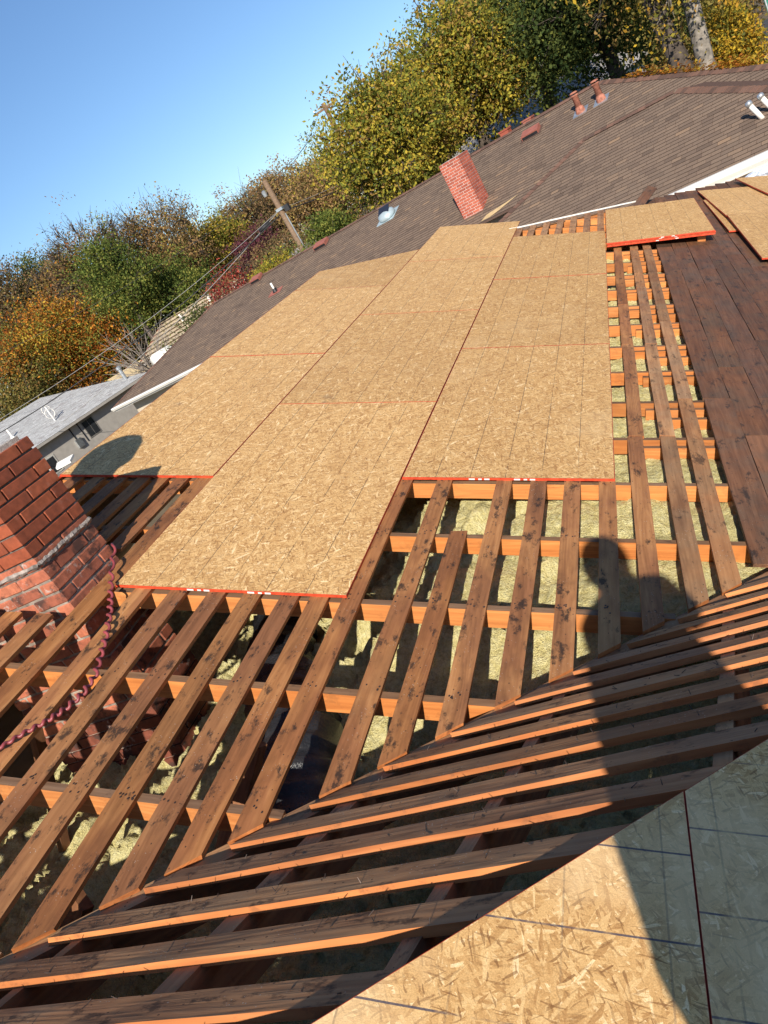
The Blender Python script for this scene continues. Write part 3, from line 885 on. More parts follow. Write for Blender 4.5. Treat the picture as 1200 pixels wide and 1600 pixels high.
# coiled red air hose
def hose():
    path = [PA(-1.270, -0.912, 0.045), PA(-1.154, -1.169, 0.02), PA(-1.074, -1.331, 0.012), PA(-1.010, -1.456, 0.008), PA(-0.949, -1.598, 0.006), PA(-0.901, -1.730, 0.004), PA(-0.850, -1.874, 0.002), PA(-0.839, -1.992, 0), PA(-0.864, -2.089, -0.002), PA(-0.899, -2.166, 0), PA(-0.944, -2.241, 0.004), PA(-0.983, -2.321, 0.006), PA(-1.018, -2.384, 0.006)]
    pts = []; rad = []
    n = 640
    for i in range(n + 1):
        s_ = i / n * (len(path) - 1); k = min(int(s_), len(path) - 2); t = s_ - k
        p = path[k].lerp(path[k + 1], t * t * (3 - 2 * t) if False else t)
        d = (path[k + 1] - path[k]).normalized()
        side = d.cross(NA).normalized()
        ph = i / n * 2 * math.pi * 27
        am = 0.0095 if i / n < 0.62 else 0.0095 * max(0.3, 1 - (i / n - 0.62) * 2.2)
        pts.append(p + side * math.cos(ph) * am + NA * (math.sin(ph) * am * 0.8 + 0.005))
    b = MB(); b.tube(pts, 0.0074, 8)
    o = b.build('air_hose', M['hose'], smooth=True)
    tag(o, 'coiled dark red air hose trailing from the chimney over the battens', 'hose')
hose()

# black wrapped duct in the attic
def duct():
    b = MB(); r = random.Random(4)
    path = [Vector((-0.9, -0.4, -0.42)), Vector((-0.75, -0.9, -0.36)), Vector((-0.52, -1.35, -0.33)), Vector((-0.30, -1.75, -0.36)), Vector((-0.22, -2.1, -0.46)), Vector((-0.15, -2.4, -0.62))]
    pts = []; rad = []
    for i in range(61):
        s_ = i / 60 * 5; k = min(int(s_), 4); t = s_ - k
        pts.append(path[k].lerp(path[k + 1], t)); rad.append(0.19 + r.uniform(-0.015, 0.015) + 0.012 * (i % 3 == 0))
    b.tube(pts, rad, 20)
    for i in range(len(b.v)): b.v[i] = b.v[i] + Vector([r.uniform(-0.008, 0.008) for _ in range(3)])
    o = b.build('air_duct', M['blackplastic'], smooth=True)
    tag(o, 'duct wrapped in crinkled black plastic below the battens near the chimney', 'duct')
duct()
# fallen offcuts lying on the insulation
for i, (x, y, a, L, z_) in enumerate(((1.18, -0.75, 0.9, 0.16, -0.80), (0.42, -0.2, 1.3, 0.2, -0.86), (1.05, -0.9, 2.2, 0.18, -0.84))):
    o = board('wood_offcut', Vector((x, y, z_)), Vector((x + L * math.cos(a), y + L * math.sin(a), z_ + 0.02)), ZV, 0.035, 0.012, [M['edge'], M['edge']], None)
    tag(o, ('small wood splinter on the insulation by the shadowed batten', 'short wood offcut on the insulation below the strand board edge', 'pale stick of wood on insulation left of the head shadow')[i], 'wood scrap', 'wood scraps fallen into the attic')
# crumpled plastic bag on the far boards
b = MB(); bm = bmesh.new(); bmesh.ops.create_icosphere(bm, subdivisions=3, radius=1)
r = random.Random(2)
for v in bm.verts:
    n_ = v.co.normalized(); v.co = Vector((n_.x * 0.34, n_.y * 0.16, n_.z * 0.09)) * (1 + 0.25 * math.sin(7 * n_.x + 3) * math.cos(9 * n_.y) + r.uniform(-0.10, 0.10))
me = bpy.data.meshes.new('plastic_bag'); bm.to_mesh(me); bm.free()
o = link('plastic_bag', me, None, plain('bag_film', (0.55, 0.60, 0.68), 0.3, var=0.3, scale=14), Matrix.Translation(PA(3.50, 11.28, 0.06)))
tag(o, 'crumpled pale plastic bag on the far dark boards', 'bag')

# ------------------------------------------------------------------ shingled roofs
def clip_poly(poly, x0, x1, y0, y1):
    def cl(ps, ax, lim, sgn):
        out = []
        for i in range(len(ps)):
            a, b_ = ps[i - 1], ps[i]
            ia, ib = sgn * (a[ax] - lim) >= 0, sgn * (b_[ax] - lim) >= 0
            if ia != ib:
                t = (lim - a[ax]) / (b_[ax] - a[ax]); out.append(tuple(a[j] + t * (b_[j] - a[j]) for j in range(2)))
            if ib: out.append(b_)
        return out
    for ax, lim, sg in ((0, x0, 1), (0, x1, -1), (1, y0, 1), (1, y1, -1)):
        poly = cl(poly, ax, lim, sg)
        if len(poly) < 3: return []
    return poly

def shingles(parent, org, X, nrm, poly, expo, tab, mat, single=0, seed=1, cam_sort=True, thick=0.012):
    """lay tabs over a roof polygon (local x along the eave, y up the slope); the `single` nearest become parts"""
    r = random.Random(seed)
    mw = frame(org, X, nrm)
    ymin = min(p[1] for p in poly); ymax = max(p[1] for p in poly); xmin = min(p[0] for p in poly); xmax = max(p[0] for p in poly)
    items = []
    row = 0; y = ymin
    while y < ymax:
        x = xmin - r.uniform(0, tab) - (row % 2) * tab * 0.5
        while x < xmax:
            w = tab * r.uniform(0.75, 1.25)
            pc = clip_poly(poly, x + 0.003, x + w - 0.003, y, y + expo)
            if pc: items.append((pc, y, min(1, max(0, r.gauss(0.48, 0.17)))))
            x += w
        y += expo; row += 1
    def dist(it):
        c = it[0][0]; return ((mw @ Vector((c[0], c[1], 0))) - CAM).length
    if single: items.sort(key=dist)
    def zat(py, y): return thick * 1.0 * (1.0 - (py - y) / expo) + 0.003
    def geo(its):
        v = []; f = []; tone = []
        for pc, y0, t in its:
            n = len(v); k = len(pc)
            v += [(p[0], p[1], zat(p[1], y0)) for p in pc]
            a = sum(pc[i][0] * pc[(i + 1) % k][1] - pc[(i + 1) % k][0] * pc[i][1] for i in range(k))
            f.append(tuple(range(n, n + k)) if a > 0 else tuple(range(n + k - 1, n - 1, -1))); tone.append(0.12 + 0.88 * t)
            for i in range(k):
                p, q = pc[i], pc[(i + 1) % k]
                if abs(p[1] - y0) < 1e-5 and abs(q[1] - y0) < 1e-5:
                    m_ = len(v); v += [(p[0], p[1], zat(p[1], y0)), (q[0], q[1], zat(q[1], y0)), (q[0], q[1], -0.002), (p[0], p[1], -0.002)]
                    f.append((m_, m_ + 3, m_ + 2, m_ + 1) if q[0] > p[0] else (m_, m_ + 1, m_ + 2, m_ + 3)); tone.append(-0.35)
        me = mesh('shingle', v, f)
        at = me.attributes.new('tone', 'FLOAT', 'FACE'); at.data.foreach_set('value', tone)
        return me
    for it in items[:single]:
        link('shingle', geo([it]), parent, mat, mw)
    if items[single:]:
        o = link('shingle_field', geo(items[single:]), parent, mat, mw); o['kind'] = 'stuff'

def deck(parent, name, pts, mat, t=0.05):
    pts = [Vector(p) for p in pts]
    n = (pts[1] - pts[0]).cross(pts[2] - pts[0]).normalized()
    if n.z < 0: n = -n; pts = pts[::-1]
    b = MB(); b.poly(pts); b.poly([p - ZV * t for p in pts[::-1]])
    for i in range(len(pts)):
        a, c = pts[i], pts[(i + 1) % len(pts)]
        b.quad(a - ZV * t, c - ZV * t, c, a)
    return b.build(name, mat, parent)

def caps(parent, p, q, mat, w=0.28, step=0.15, n1=ZV, group=None):
    """ridge or hip caps, each a bent tab"""
    p, q = Vector(p), Vector(q); d = q - p; L = d.length; d.normalize()
    side = d.cross(ZV).normalized(); up = side.cross(d)
    n = int(L / step); r = random.Random(int(L * 100))
    for i in range(n):
        c = p + d * (i * step); e = c + d * (step * 1.25)
        hw = w / 2 * r.uniform(0.95, 1.05); dr = 0.30 * hw
        v = [c + side * hw - up * dr + up * 0.035, c + up * 0.04, c - side * hw - up * dr + up * 0.035, e + side * hw - up * dr + up * 0.022, e + up * 0.026, e - side * hw - up * dr + up * 0.022,
             c + side * hw - up * dr + up * 0.008, c + up * 0.012, c - side * hw - up * dr + up * 0.008]
        me = mesh('cap_shingle', v, [(0, 3, 4, 1), (1, 4, 5, 2), (6, 0, 1, 7), (7, 1, 2, 8)])
        at = me.attributes.new('tone', 'FLOAT', 'FACE'); at.data.foreach_set('value', [r.random()] * 4)
        link('cap_shingle', me, parent, mat)

# ------------------------------------------------------------------ neighbour's house with brown shingles
TH = math.radians(16)
DE = Vector((math.cos(TH), -math.sin(TH), 0)); DB = Vector((math.sin(TH), math.cos(TH), 0))
TD = math.tan(math.radians(18.4)); CD = math.cos(math.radians(18.4)); SD = math.sin(math.radians(18.4))
def PD(e, b_, z): return DE * e + DB * b_ + ZV * z
nei = empty('neighbour_house', PD(-9, 18, GROUND), 'neighbouring house with a long brown shingled hip roof', 'house')
ND = (ZV * CD - DB * SD).normalized()
# main roof
e0, e1, b0, ze = -23.9, 0.75, 15.57, -0.55
br = 19.75; zr = ze + TD * (br - b0)
re0, re1 = -20.3, -4.0
rf = deck(nei, 'roof', [PD(e0, b0, ze), PD(e1, b0, ze), PD(re1, br, zr), PD(re0, br, zr)], M['sh_cap'])
up = 1 / CD
shingles(rf, PD(e0, b0, ze), DE, ND, [(0, 0), (e1 - e0, 0), (re1 - e0, (br - b0) * up), (re0 - e0, (br - b0) * up)], 0.14, 0.25, M['sh_brown'], 0, 3)
deck(nei, 'roof_back', [PD(e0, 2 * br - b0, ze), PD(re0, br, zr - 0.01), PD(re1, br, zr - 0.01), PD(re1, 2 * br - b0, ze)], M['sh_cap'])
deck(nei, 'roof_end', [PD(e0, b0, ze - 0.01), PD(re0, br, zr - 0.01), PD(e0, 2 * br - b0, ze - 0.01)], M['sh_cap'])
b = MB(); b.quad(PD(e1, b0, ze - 0.03), PD(re1, br, zr - 0.03), PD(re1, br, GROUND), PD(e1, b0, GROUND)); b.build('wall', M['stucco'], nei)
caps(rf, PD(re0, br, zr), PD(re1, br, zr), M['sh_cap'])
caps(rf, PD(e1, b0, ze), PD(re1, br, zr), M['sh_cap'])
caps(rf, PD(e0, b0, ze), PD(re0, br, zr), M['sh_cap'])
b = MB(); b.box((0, 0, 0), (re1 - e0 - 1.0, 2 * (br - b0) - 1, ze - GROUND), 0, frame(PD(e0 + 0.5, b0 + 0.5, GROUND), DE, ZV)); b.build('wall', M['stucco'], nei)
def gutter(parent, p, q, out, name='gutter', h=0.12):
    """profiled gutter and fascia along an eave"""
    p, q, out = Vector(p), Vector(q), Vector(out)
    prof = [(-0.02, 0.02), (0.10, 0.02), (0.115, 0.01), (0.115, -0.035), (0.085, -0.075), (0.075, -0.10), (-0.0, -0.105), (-0.02, -0.17), (-0.05, -0.17)]
    b = MB(); a = [p + out * x_ + ZV * (z_ * h / 0.12) for x_, z_ in prof]; c = [q + out * x_ + ZV * (z_ * h / 0.12) for x_, z_ in prof]
    for i in range(len(prof) - 1): b.quad(a[i], c[i], c[i + 1], a[i + 1])
    b.poly(a); b.poly(c[::-1])
    return b.build(name, M['white'], parent)
gutter(nei, PD(e0 - 0.02, b0 - 0.02, ze - 0.01), PD(-9, b0 - 0.02, ze - 0.01), -DB)
# wing in front
w0, wb, wz = -7.7, 12.38, -1.30
wr = 16.31; wzr = wz + TD * (wr - wb)
wa, wc, w1 = -3.77, -1.55, 2.45
wing = deck(nei, 'roof', [PD(w0, wb, wz), PD(w1, wb, wz), PD(wc, wr, wzr), PD(wa, wr, wzr)], M['sh_cap'])
shingles(wing, PD(w0, wb, wz), DE, ND, [(0, 0), (w1 - w0, 0), (wc - w0, (wr - wb) * up), (wa - w0, (wr - wb) * up)], 0.14, 0.25, M['sh_brown'], 300, 5)
deck(nei, 'roof_back', [PD(wa, wr, wzr - 0.01), PD(wc, wr, wzr - 0.01), PD(wc + 1.6, wr + 1.6, wzr - 1.6 * TD), PD(wa - 1.6, wr + 1.6, wzr - 1.6 * TD)], M['sh_cap'])
deck(nei, 'roof_end', [PD(w0, wb, wz - 0.01), PD(wa, wr, wzr - 0.01), PD(w0, 2 * wr - wb, wz - 0.01)], M['sh_cap'])
deck(nei, 'roof_end', [PD(w1, wb, wz - 0.01), PD(wc, wr, wzr - 0.01), PD(w1, 2 * wr - wb, wz - 0.01)], M['sh_cap'])
caps(wing, PD(w0, wb, wz), PD(wa, wr, wzr), M['sh_cap'])
caps(wing, PD(w1, wb, wz), PD(wc, wr, wzr), M['sh_cap'])
caps(wing, PD(wa, wr, wzr), PD(wc, wr, wzr), M['sh_cap'])
gutter(nei, PD(w0, wb - 0.03, wz), PD(w1, wb - 0.03, wz), -DB, h=0.21)
b = MB(); b.box((0, 0, 0), (w1 - w0 - 1.0, 5, wz - 0.1 - GROUND), 0, frame(PD(w0 + 0.5, wb + 0.55, GROUND), DE, ZV)); b.build('wall', M['stucco'], nei)
deck(nei, 'soffit', [PD(w0 + 0.1, wb - 0.02, wz - 0.16), PD(w1 - 0.1, wb - 0.02, wz - 0.16), PD(w1 - 0.1, wb + 0.6, wz - 0.16), PD(w0 + 0.1, wb + 0.6, wz - 0.16)], M['oldstrut'], 0.02)
# tan felt patch in the valley
b = MB()
def on1(e_, b_, h=0.02): return PD(e_, b_, ze + TD * (b_ - b0)) + ND * h
b.poly([on1(-6.62, 15.60), on1(-6.36, 15.60), on1(-6.10, 15.72), on1(-5.62, 16.02), on1(-6.05, 15.90), on1(-6.50, 15.80)]); b.build('valley_felt', M['tan'], nei)

# neighbour's brick chimney
def far_chimney():
    C0 = PD(-7.0, 16.15, 0); H = 1.52; z0 = ze + TD * (16.15 - b0) - 0.15
    wx_, wy_ = 0.60, 0.62
    mw = frame(Vector((C0.x, C0.y, z0)), DE, ZV)
    t = link('chimney', None, nei, None, mw)
    PINV[t.name] = mw.inverted()
    b = MB(); b.box((-wx_ / 2 + 0.008, 0.008, 0), (wx_ / 2 - 0.008, wy_ - 0.008, H + 0.085)); b.build('mortar_core', M['mortar_far'], t, mw)
    sh = {}
    zz = 0.12; k = 0; bh = 0.056; j = 0.012
    while zz + bh < H + 0.15:
        rows = []
        o_ = 0.10 if k % 2 else 0.2
        x = -wx_ / 2; first = True
        while x < wx_ / 2 - 0.02:
            L = (0.095 if (k % 2 and first) else 0.195); L = min(L, wx_ / 2 - x); rows.append((x, x + L, 0.0, 0.09)); x += L + j; first = False
        y = 0.09 + j if k % 2 == 0 else 0.09 + j
        while y < wy_ - 0.02:
            L = min(0.195, wy_ - y); rows.append((wx_ / 2 - 0.09, wx_ / 2, y, y + L)); rows.append((-wx_ / 2, -wx_ / 2 + 0.09, y, y + L)); y += L + j
        for x0, x1, y0, y1 in rows:
            key = (round(x1 - x0, 3), round(y1 - y0, 3))
            if key not in sh:
                q = MB(); q.box((-key[0] / 2, -key[1] / 2, 0), (key[0] / 2, key[1] / 2, bh)); sh[key] = mesh('brick', q.v, q.f); sh[key].materials.append(M['brick_far'])
            link('brick', sh[key], t, None, mw @ Matrix.Translation(((x0 + x1) / 2, (y0 + y1) / 2, zz)))
        zz += bh + j; k += 1
    b = MB(); b.box((-0.42, -0.14, 0.05), (0.42, 0.0, 0.09)); b.build('flashing', M['galv'], t, mw @ Matrix.Rotation(0.1, 4, 'X'))
far_chimney()
def roof_thing(name, e_, b_, parts, label, cat, group=None):
    """small part standing on the neighbour's main slope: built in a frame with z up, y back"""
    p = PD(e_, b_, ze + TD * (b_ - b0))
    mw = frame(p, DE, ZV)
    t = link(name, None, nei, None, mw); PINV[t.name] = mw.inverted()
    t['label'] = label
    for nm, mb, mat in parts: mb.build(nm, M[mat], t, mw, smooth=nm in ('dome', 'pipe', 'cap'))
    return t
def box_vent(e_, b_, w=0.42):
    a = MB(); R_ = Matrix.Rotation(math.atan(TD), 4, 'X')
    a.box((-w / 2, 0, 0.02), (w / 2, 0.34, 0.13), 0, R_); a2 = MB(); a2.box((-w / 2 + 0.02, -0.004, 0.025), (w / 2 - 0.02, 0.001, 0.10), 0, R_)
    a3 = MB(); a3.box((-w / 2 - 0.06, -0.07, 0.016), (w / 2 + 0.06, 0.40, 0.022), 0, R_)
    roof_thing('roof_vent', e_, b_, (('hood', a, 'ventred'), ('louvre', a2, 'black'), ('flange', a3, 'sh_cap')), 'red-brown box vent on the brown roof', 'vent')
box_vent(-14.15, 19.25, 0.55); box_vent(-17.65, 19.45, 0.5); box_vent(-5.85, 18.75, 0.5)
def clay_pipe(e_, b_):
    a = MB(); a.lathe([(0.085, -0.1), (0.08, 0.40), (0.10, 0.41), (0.10, 0.44)], 16)
    c = MB(); c.lathe([(0.095, 0.47), (0.108, 0.485), (0.085, 0.51), (0.02, 0.52)], 16)
    d = MB(); d.lathe([(0.13, 0.0 - 0.05), (0.115, 0.09), (0.085, 0.15)], 16); 
    f_ = MB(); f_.box((-0.19, -0.2, 0.012), (0.19, 0.19, 0.02), 0, Matrix.Rotation(math.atan(TD), 4, 'X'))
    roof_thing('vent_pipe', e_, b_, (('pipe', a, 'terracotta'), ('cap', c, 'terracotta'), ('boot', d, 'terracotta'), ('flashing', f_, 'galv')), 'terracotta vent pipe with a cap', 'pipe')
clay_pipe(-4.35, 18.62); clay_pipe(-3.78, 18.62)
a = MB(); a.lathe([(0.30, 0.0), (0.30, 0.05), (0.27, 0.12), (0.19, 0.18), (0.04, 0.20)], 26, 0, Matrix.Rotation(math.atan(TD), 4, 'X') @ Matrix.Translation((0, 0, 0.03)))
c = MB(); c.box((-0.20, -0.14, 0), (0.20, 0.14, 0.025), 0, Matrix.Translation((0, -0.05, 0.23)) @ Matrix.Rotation(0.7, 4, 'X'))
d = MB(); d.box((-0.34, -0.34, 0.014), (0.34, 0.34, 0.022), 0, Matrix.Rotation(math.atan(TD), 4, 'X'))
roof_thing('solar_fan', -10.95, 18.80, (('dome', a, 'dome'), ('solar_panel', c, 'solar'), ('flange', d, 'dome')), 'domed attic fan with a small solar panel', 'fan')
a = MB(); a.lathe([(0.035, -0.02), (0.035, 0.34)], 10); c = MB(); c.lathe([(0.10, 0.02), (0.05, 0.14)], 10); d = MB(); d.box((-0.30, -0.16, 0.014), (0.30, 0.16, 0.02), 0, Matrix.Rotation(math.atan(TD), 4, 'X'))
roof_thing('vent_pipe', -15.65, 17.85, (('pipe', a, 'white'), ('boot', c, 'black'), ('flange', d, 'ventred')), 'thin white pipe on a red flange', 'pipe')
# white flue pipes on the wing, at the right frame edge
for k, (e_, b_) in enumerate(((0.20, 13.55), (0.40, 13.62))):
    p = PD(e_, b_, wz + TD * (b_ - wb)); mw = frame(p, DE, ZV) @ Matrix.Rotation(-0.38, 4, 'Y') @ Matrix.Scale(0.75, 4)
    t = link('flue_pipe', None, nei, None, mw); PINV[t.name] = mw.inverted(); t['label'] = 'white flue pipe with a black cap'
    a = MB(); a.lathe([(0.06, -0.05), (0.06, 0.42)], 12); a.build('pipe', M['white'], t, mw, True)
    a = MB(); a.lathe([(0.085, 0.42), (0.085, 0.50), (0.05, 0.54)], 12); a.build('cap', M['galv'], t, mw, True)

# ------------------------------------------------------------------ generic hip-roofed house
def hip_house(name, label, A0, d, back, along, depth, ez, slope, ridge_in, roofmat, wallmat, expo, tab, seed, wall_in=0.5, tile=False):
    """A0 eave origin, d along the eave, back = horizontal direction up the slope; along=(a0,a1)"""
    d = Vector(d).normalized(); back = Vector(back).normalized(); T_ = math.tan(math.radians(slope)); C_ = math.cos(math.radians(slope))
    A0 = Vector((A0[0], A0[1], 0))
    P = lambda a, b_, z: A0 + d * a + back * b_ + ZV * z
    a0, a1 = along; hd = depth / 2; rz = ez + T_ * hd
    h = empty(name, P((a0 + a1) / 2, hd, GROUND), label, 'house')
    rf = deck(h, 'roof', [P(a0, 0, ez), P(a1, 0, ez), P(a1 - ridge_in, hd, rz), P(a0 + ridge_in, hd, rz)], roofmat)
    nrm = (ZV * C_ - back * math.sin(math.radians(slope)))
    sgn = 1 if d.cross(back).z > 0 else -1
    if sgn > 0: shingles(rf, P(a0, 0, ez), d, nrm, [(0, 0), (a1 - a0, 0), (a1 - a0 - ridge_in, hd / C_), (ridge_in, hd / C_)], expo, tab, roofmat, 0, seed, thick=0.10 if tile else 0.014)
    else: shingles(rf, P(a1, 0, ez), -d, nrm, [(0, 0), (a1 - a0, 0), (a1 - a0 - ridge_in, hd / C_), (ridge_in, hd / C_)], expo, tab, roofmat, 0, seed, thick=0.10 if tile else 0.014)
    deck(h, 'roof_back', [P(a0, depth, ez), P(a0 + ridge_in, hd, rz - 0.01), P(a1 - ridge_in, hd, rz - 0.01), P(a1, depth, ez)], roofmat)
    deck(h, 'roof_end', [P(a0, 0, ez - 0.01), P(a0 + ridge_in, hd, rz - 0.01), P(a0, depth, ez - 0.01)], roofmat)
    deck(h, 'roof_end', [P(a1, 0, ez - 0.01), P(a1 - ridge_in, hd, rz - 0.01), P(a1, depth, ez - 0.01)], roofmat)
    b = MB()
    q = [P(a0 + wall_in, wall_in, GROUND), P(a1 - wall_in, wall_in, GROUND), P(a1 - wall_in, depth - wall_in, GROUND), P(a0 + wall_in, depth - wall_in, GROUND)]
    tz = ZV * (ez - 0.05 - GROUND)
    for i in range(4): b.quad(q[i], q[(i + 1) % 4], q[(i + 1) % 4] + tz, q[i] + tz)
    b.build('wall', wallmat, h)
    b = MB(); f0, f1 = P(a0, -0.02, ez - 0.17), P(a1, -0.02, ez - 0.17)
    b.quad(f0, f1, f1 + ZV * 0.16, f0 + ZV * 0.16); b.quad(f0 - d * 0.0 + back * 0.5, f1 + back * 0.5, f1, f0)
    b.build('fascia', M['wall_grey'], h)
    return h, P, d, back
gh, GP, gd, gb = hip_house('grey_roofed_house', 'low house with pale grey shingles and a shaded grey wall', (-33.637, 32.006), (0.261, 0.965, 0), (-0.965, 0.261, 0), (-14, 10.4), 12.6, -1.2, 18.4, 3.9, M['sh_grey'], M['wall_grey'], 0.145, 0.33, 21)
def wall_box(parent, a0, a1, z0, z1, out, name, mat, P=GP, win=0.5):
    b = MB(); p = [P(a0, win - out, z0), P(a1, win - out, z0), P(a1, win - out, z1), P(a0, win - out, z1)]; q = [x_ + gb * (out + 0.02) for x_ in p]
    b.quad(*p); b.quad(*p[::-1])
    for i in range(4): b.quad(p[i], p[(i + 1) % 4], q[(i + 1) % 4], q[i])
    return b.build(name, mat, parent)
w = wall_box(gh, 4.0, 5.0, -2.65, -1.5, 0.03, 'window', M['wall_grey']); 
wall_box(gh, 4.07, 4.48, -2.58, -1.57, 0.04, 'pane', M['glass']); wall_box(gh, 4.52, 4.93, -2.58, -1.57, 0.04, 'pane', M['glass'])
wall_box(gh, 0.4, 1.2, -3.2, -2.1, 0.03, 'window', M['white']); wall_box(gh, 0.5, 1.1, -3.1, -2.2, 0.04, 'pane', M['glass'])
wall_box(gh, 2.9, 3.35, -2.75, -2.2, 0.16, 'meter_box', M['galv']); wall_box(gh, 3.08, 3.13, -2.2, -1.3, 0.06, 'conduit', M['black']); wall_box(gh, 3.75, 3.79, -2.7, -1.3, 0.05, 'conduit', M['black'])
# things on the grey roof
def gpt(a, b_): return GP(a, b_, -1.2 + math.tan(math.radians(18.4)) * b_)
p = gpt(3.4, 1.6)
b = MB(); b.tube([p, p + ZV * 1.05], 0.04, 8)
for k, (r_, h_) in enumerate(((0.34, 0.55), (0.30, 0.85))):
    c = p + ZV * h_
    pts = [c + gd * (r_ * math.cos(t)) + ZV * (r_ * 0.9 * math.sin(t)) + gb * (0.12 * k) for t in np.linspace(0, 2 * math.pi, 17)]
    b.tube(pts, 0.022, 5, cap=False)
o = b.build('roof_antenna', M['white']); tag(o, 'white loop antenna on the grey shingled roof', 'antenna')
p = gpt(1.2, 3.0); b = MB(); b.lathe([(0.06, 0), (0.06, 0.6)], 8, 0, Matrix.Translation(p)); b.lathe([(0.2, -0.05), (0.08, 0.1)], 8, 0, Matrix.Translation(p)); b.build('vent_pipe', M['white'], gh)
p = gpt(9.3, 1.0); b = MB(); b.lathe([(0.13, -0.05), (0.13, 0.75), (0.19, 0.77), (0.19, 0.92), (0.04, 1.0)], 12, 0, Matrix.Translation(p)); b.build('vent_pipe', M['galv'], gh)
# white patio cover below the grey house
o = deck(None, 'patio_cover', [(-28.7, 27.5, -2.25), (-28.1, 28.0, -2.30), (-28.2, 28.6, -2.15), (-28.9, 28.0, -2.1)], M['white'], 0.12)
tag(o, 'small white patio cover below the grey house wall', 'patio cover')

th_, TP, td_, tb_ = hip_house('tile_roofed_house', 'house with a pale ribbed tile roof among the trees', (-27.2, 49.0), (0.86, 0.51, 0), (-0.51, 0.86, 0), (-7.5, 5.2), 8.4, -0.75, 22, 3.0, M['sh_tile'], M['stucco'], 0.62, 8.0, 23, tile=True)
tz_ = -0.75 + math.tan(math.radians(22)) * 4.2
for q0, q1 in ((TP(-7.5, 0, -0.75), TP(-4.5, 4.2, tz_)), (TP(5.2, 0, -0.75), TP(2.2, 4.2, tz_)), (TP(-4.5, 4.2, tz_), TP(2.2, 4.2, tz_))):
    caps(th_, q0, q1, M['ventred'], 0.35, 0.4)
for a_, b_ in ((-3, 2.5), (-0.5, 3.0), (1.6, 2.0)):
    p = TP(a_, b_, -0.75 + math.tan(math.radians(22)) * b_)
    b = MB(); b.lathe([(0.09, -0.05), (0.09, 0.5), (0.13, 0.52), (0.13, 0.6)], 8, 0, Matrix.Translation(p)); b.build('vent_pipe', M['white'], th_)
t2, P2_, _, _ = hip_house('tan_roofed_shed', 'flat tan roofed building behind the grey house', (-32.3, 45.2), (0.83, 0.55, 0), (-0.55, 0.83, 0), (-4.0, 3.5), 6.0, -1.25, 14, 0.4, plain('tan_roof', (0.55, 0.43, 0.25), 0.8, var=0.08), M['stucco'], 3.0, 3.0, 24)
# small houses glimpsed beyond the big trees
h3, P3, _, _ = hip_house('far_bungalow', 'grey walled house with a low grey roof glimpsed under the big trees', (-4.6, 56.5), (0.97, -0.25, 0), (0.25, 0.97, 0), (-6, 5), 8, 0.25, 20, 3, plain('grey_roof', (0.26, 0.24, 0.22), 0.9), M['wall_grey'], 0.5, 1.0, 25)
h4, P4, _, _ = hip_house('grey_gabled_house', 'grey roofed house behind the clay vent pipes', (0.6, 52.0), (0.97, -0.25, 0), (0.25, 0.97, 0), (-3.5, 2.2), 8, -0.1, 22, 2.0, plain('grey_roof_pale', (0.33, 0.30, 0.27), 0.9), plain('grey_blue_wall', (0.32, 0.35, 0.38), 0.8), 0.4, 0.9, 26)
h5, P5, _, _ = hip_house('brown_roofed_house', 'low brown roof just behind the neighbour ridge with brick chimneys', (-10.5, 33.0), (0.9613, -0.2756, 0), (0.2756, 0.9613, 0), (-2, 14), 8, -0.75, 18, 3, M['sh_cap'], M['stucco'], 0.2, 0.5, 27)
for k, (a_, b_) in enumerate(((7.2, 3.2), (8.4, 3.0))):
    p = P5(a_, b_, -0.75 + math.tan(math.radians(18)) * b_)
    b = MB(); b.box((-0.2, -0.2, -0.3), (0.2, 0.2, 0.42), 0, frame(p, DE, ZV)); b.box((-0.23, -0.23, 0.42), (0.23, 0.23, 0.48), 0, frame(p, DE, ZV)); b.build('chimney', M['brick_far'] if k == 0 else M['ventred'], h5)
h6, P6, _, _ = hip_house('far_grey_house', 'distant house with a plain grey roof beside the utility pole', (-21.5, 52.0), (0.8, 0.6, 0), (-0.6, 0.8, 0), (-4, 5), 8, -0.9, 20, 2.0, plain('grey_roof_far', (0.28, 0.25, 0.235), 0.9), M['wall_grey'], 0.5, 1.2, 28)

# parked pickup-like white vehicle covers are only slivers: a covered trailer
b = MB(); b.lathe([(0.5, -0.8), (0.6, -0.6), (0.6, 0.6), (0.5, 0.8), (0.1, 0.9)], 16, 0, frame(Vector((-29.3, 42.2, -0.95)), Vector((0, 0, 1)), Vector((0.6, 0.8, 0)).normalized()))
o = b.build('covered_trailer', M['white'], smooth=True); tag(o, 'white rounded cover beyond the brown roof edge', 'trailer')

# ------------------------------------------------------------------ utility poles and wires
def util_pole(x, y, top, label, arm=True, r=0.16):
    t = empty('utility_pole', (x, y, GROUND), label, 'utility pole', 'utility poles')
    b = MB(); b.tube([(x, y, GROUND), (x, y, top)], [r * 1.25, r * 0.8], 12); b.build('shaft', M['pole'], t, smooth=True)
    if arm:
        b = MB(); b.box((-1.1, -0.06, -0.07), (1.1, 0.06, 0.07), 0, Matrix.Translation((x, y, top - 0.35)) @ Matrix.Rotation(-0.2, 4, 'Z')); b.build('crossarm', M['pole'], t)
        b = MB()
        for dx in (-0.95, -0.35, 0.35, 0.95): b.lathe([(0.05, 0), (0.06, 0.1), (0.03, 0.2)], 8, 0, Matrix.Translation((x + dx, y - dx * 0.2, top - 0.28)))
        b.build('insulators', M['galv'], t)
    return t
POLE = Vector((-14.62, 36.66, 0))
pt = util_pole(POLE.x, POLE.y, 4.45, 'weathered wooden utility pole rising behind the brown roof', arm=False, r=0.165)
b = MB(); b.lathe([(0.10, 0), (0.12, 0.25), (0.05, 0.32)], 10, 0, Matrix.Translation(POLE + Vector((-0.3, -0.1, 3.75)))); b.build('insulator', M['galv'], pt)
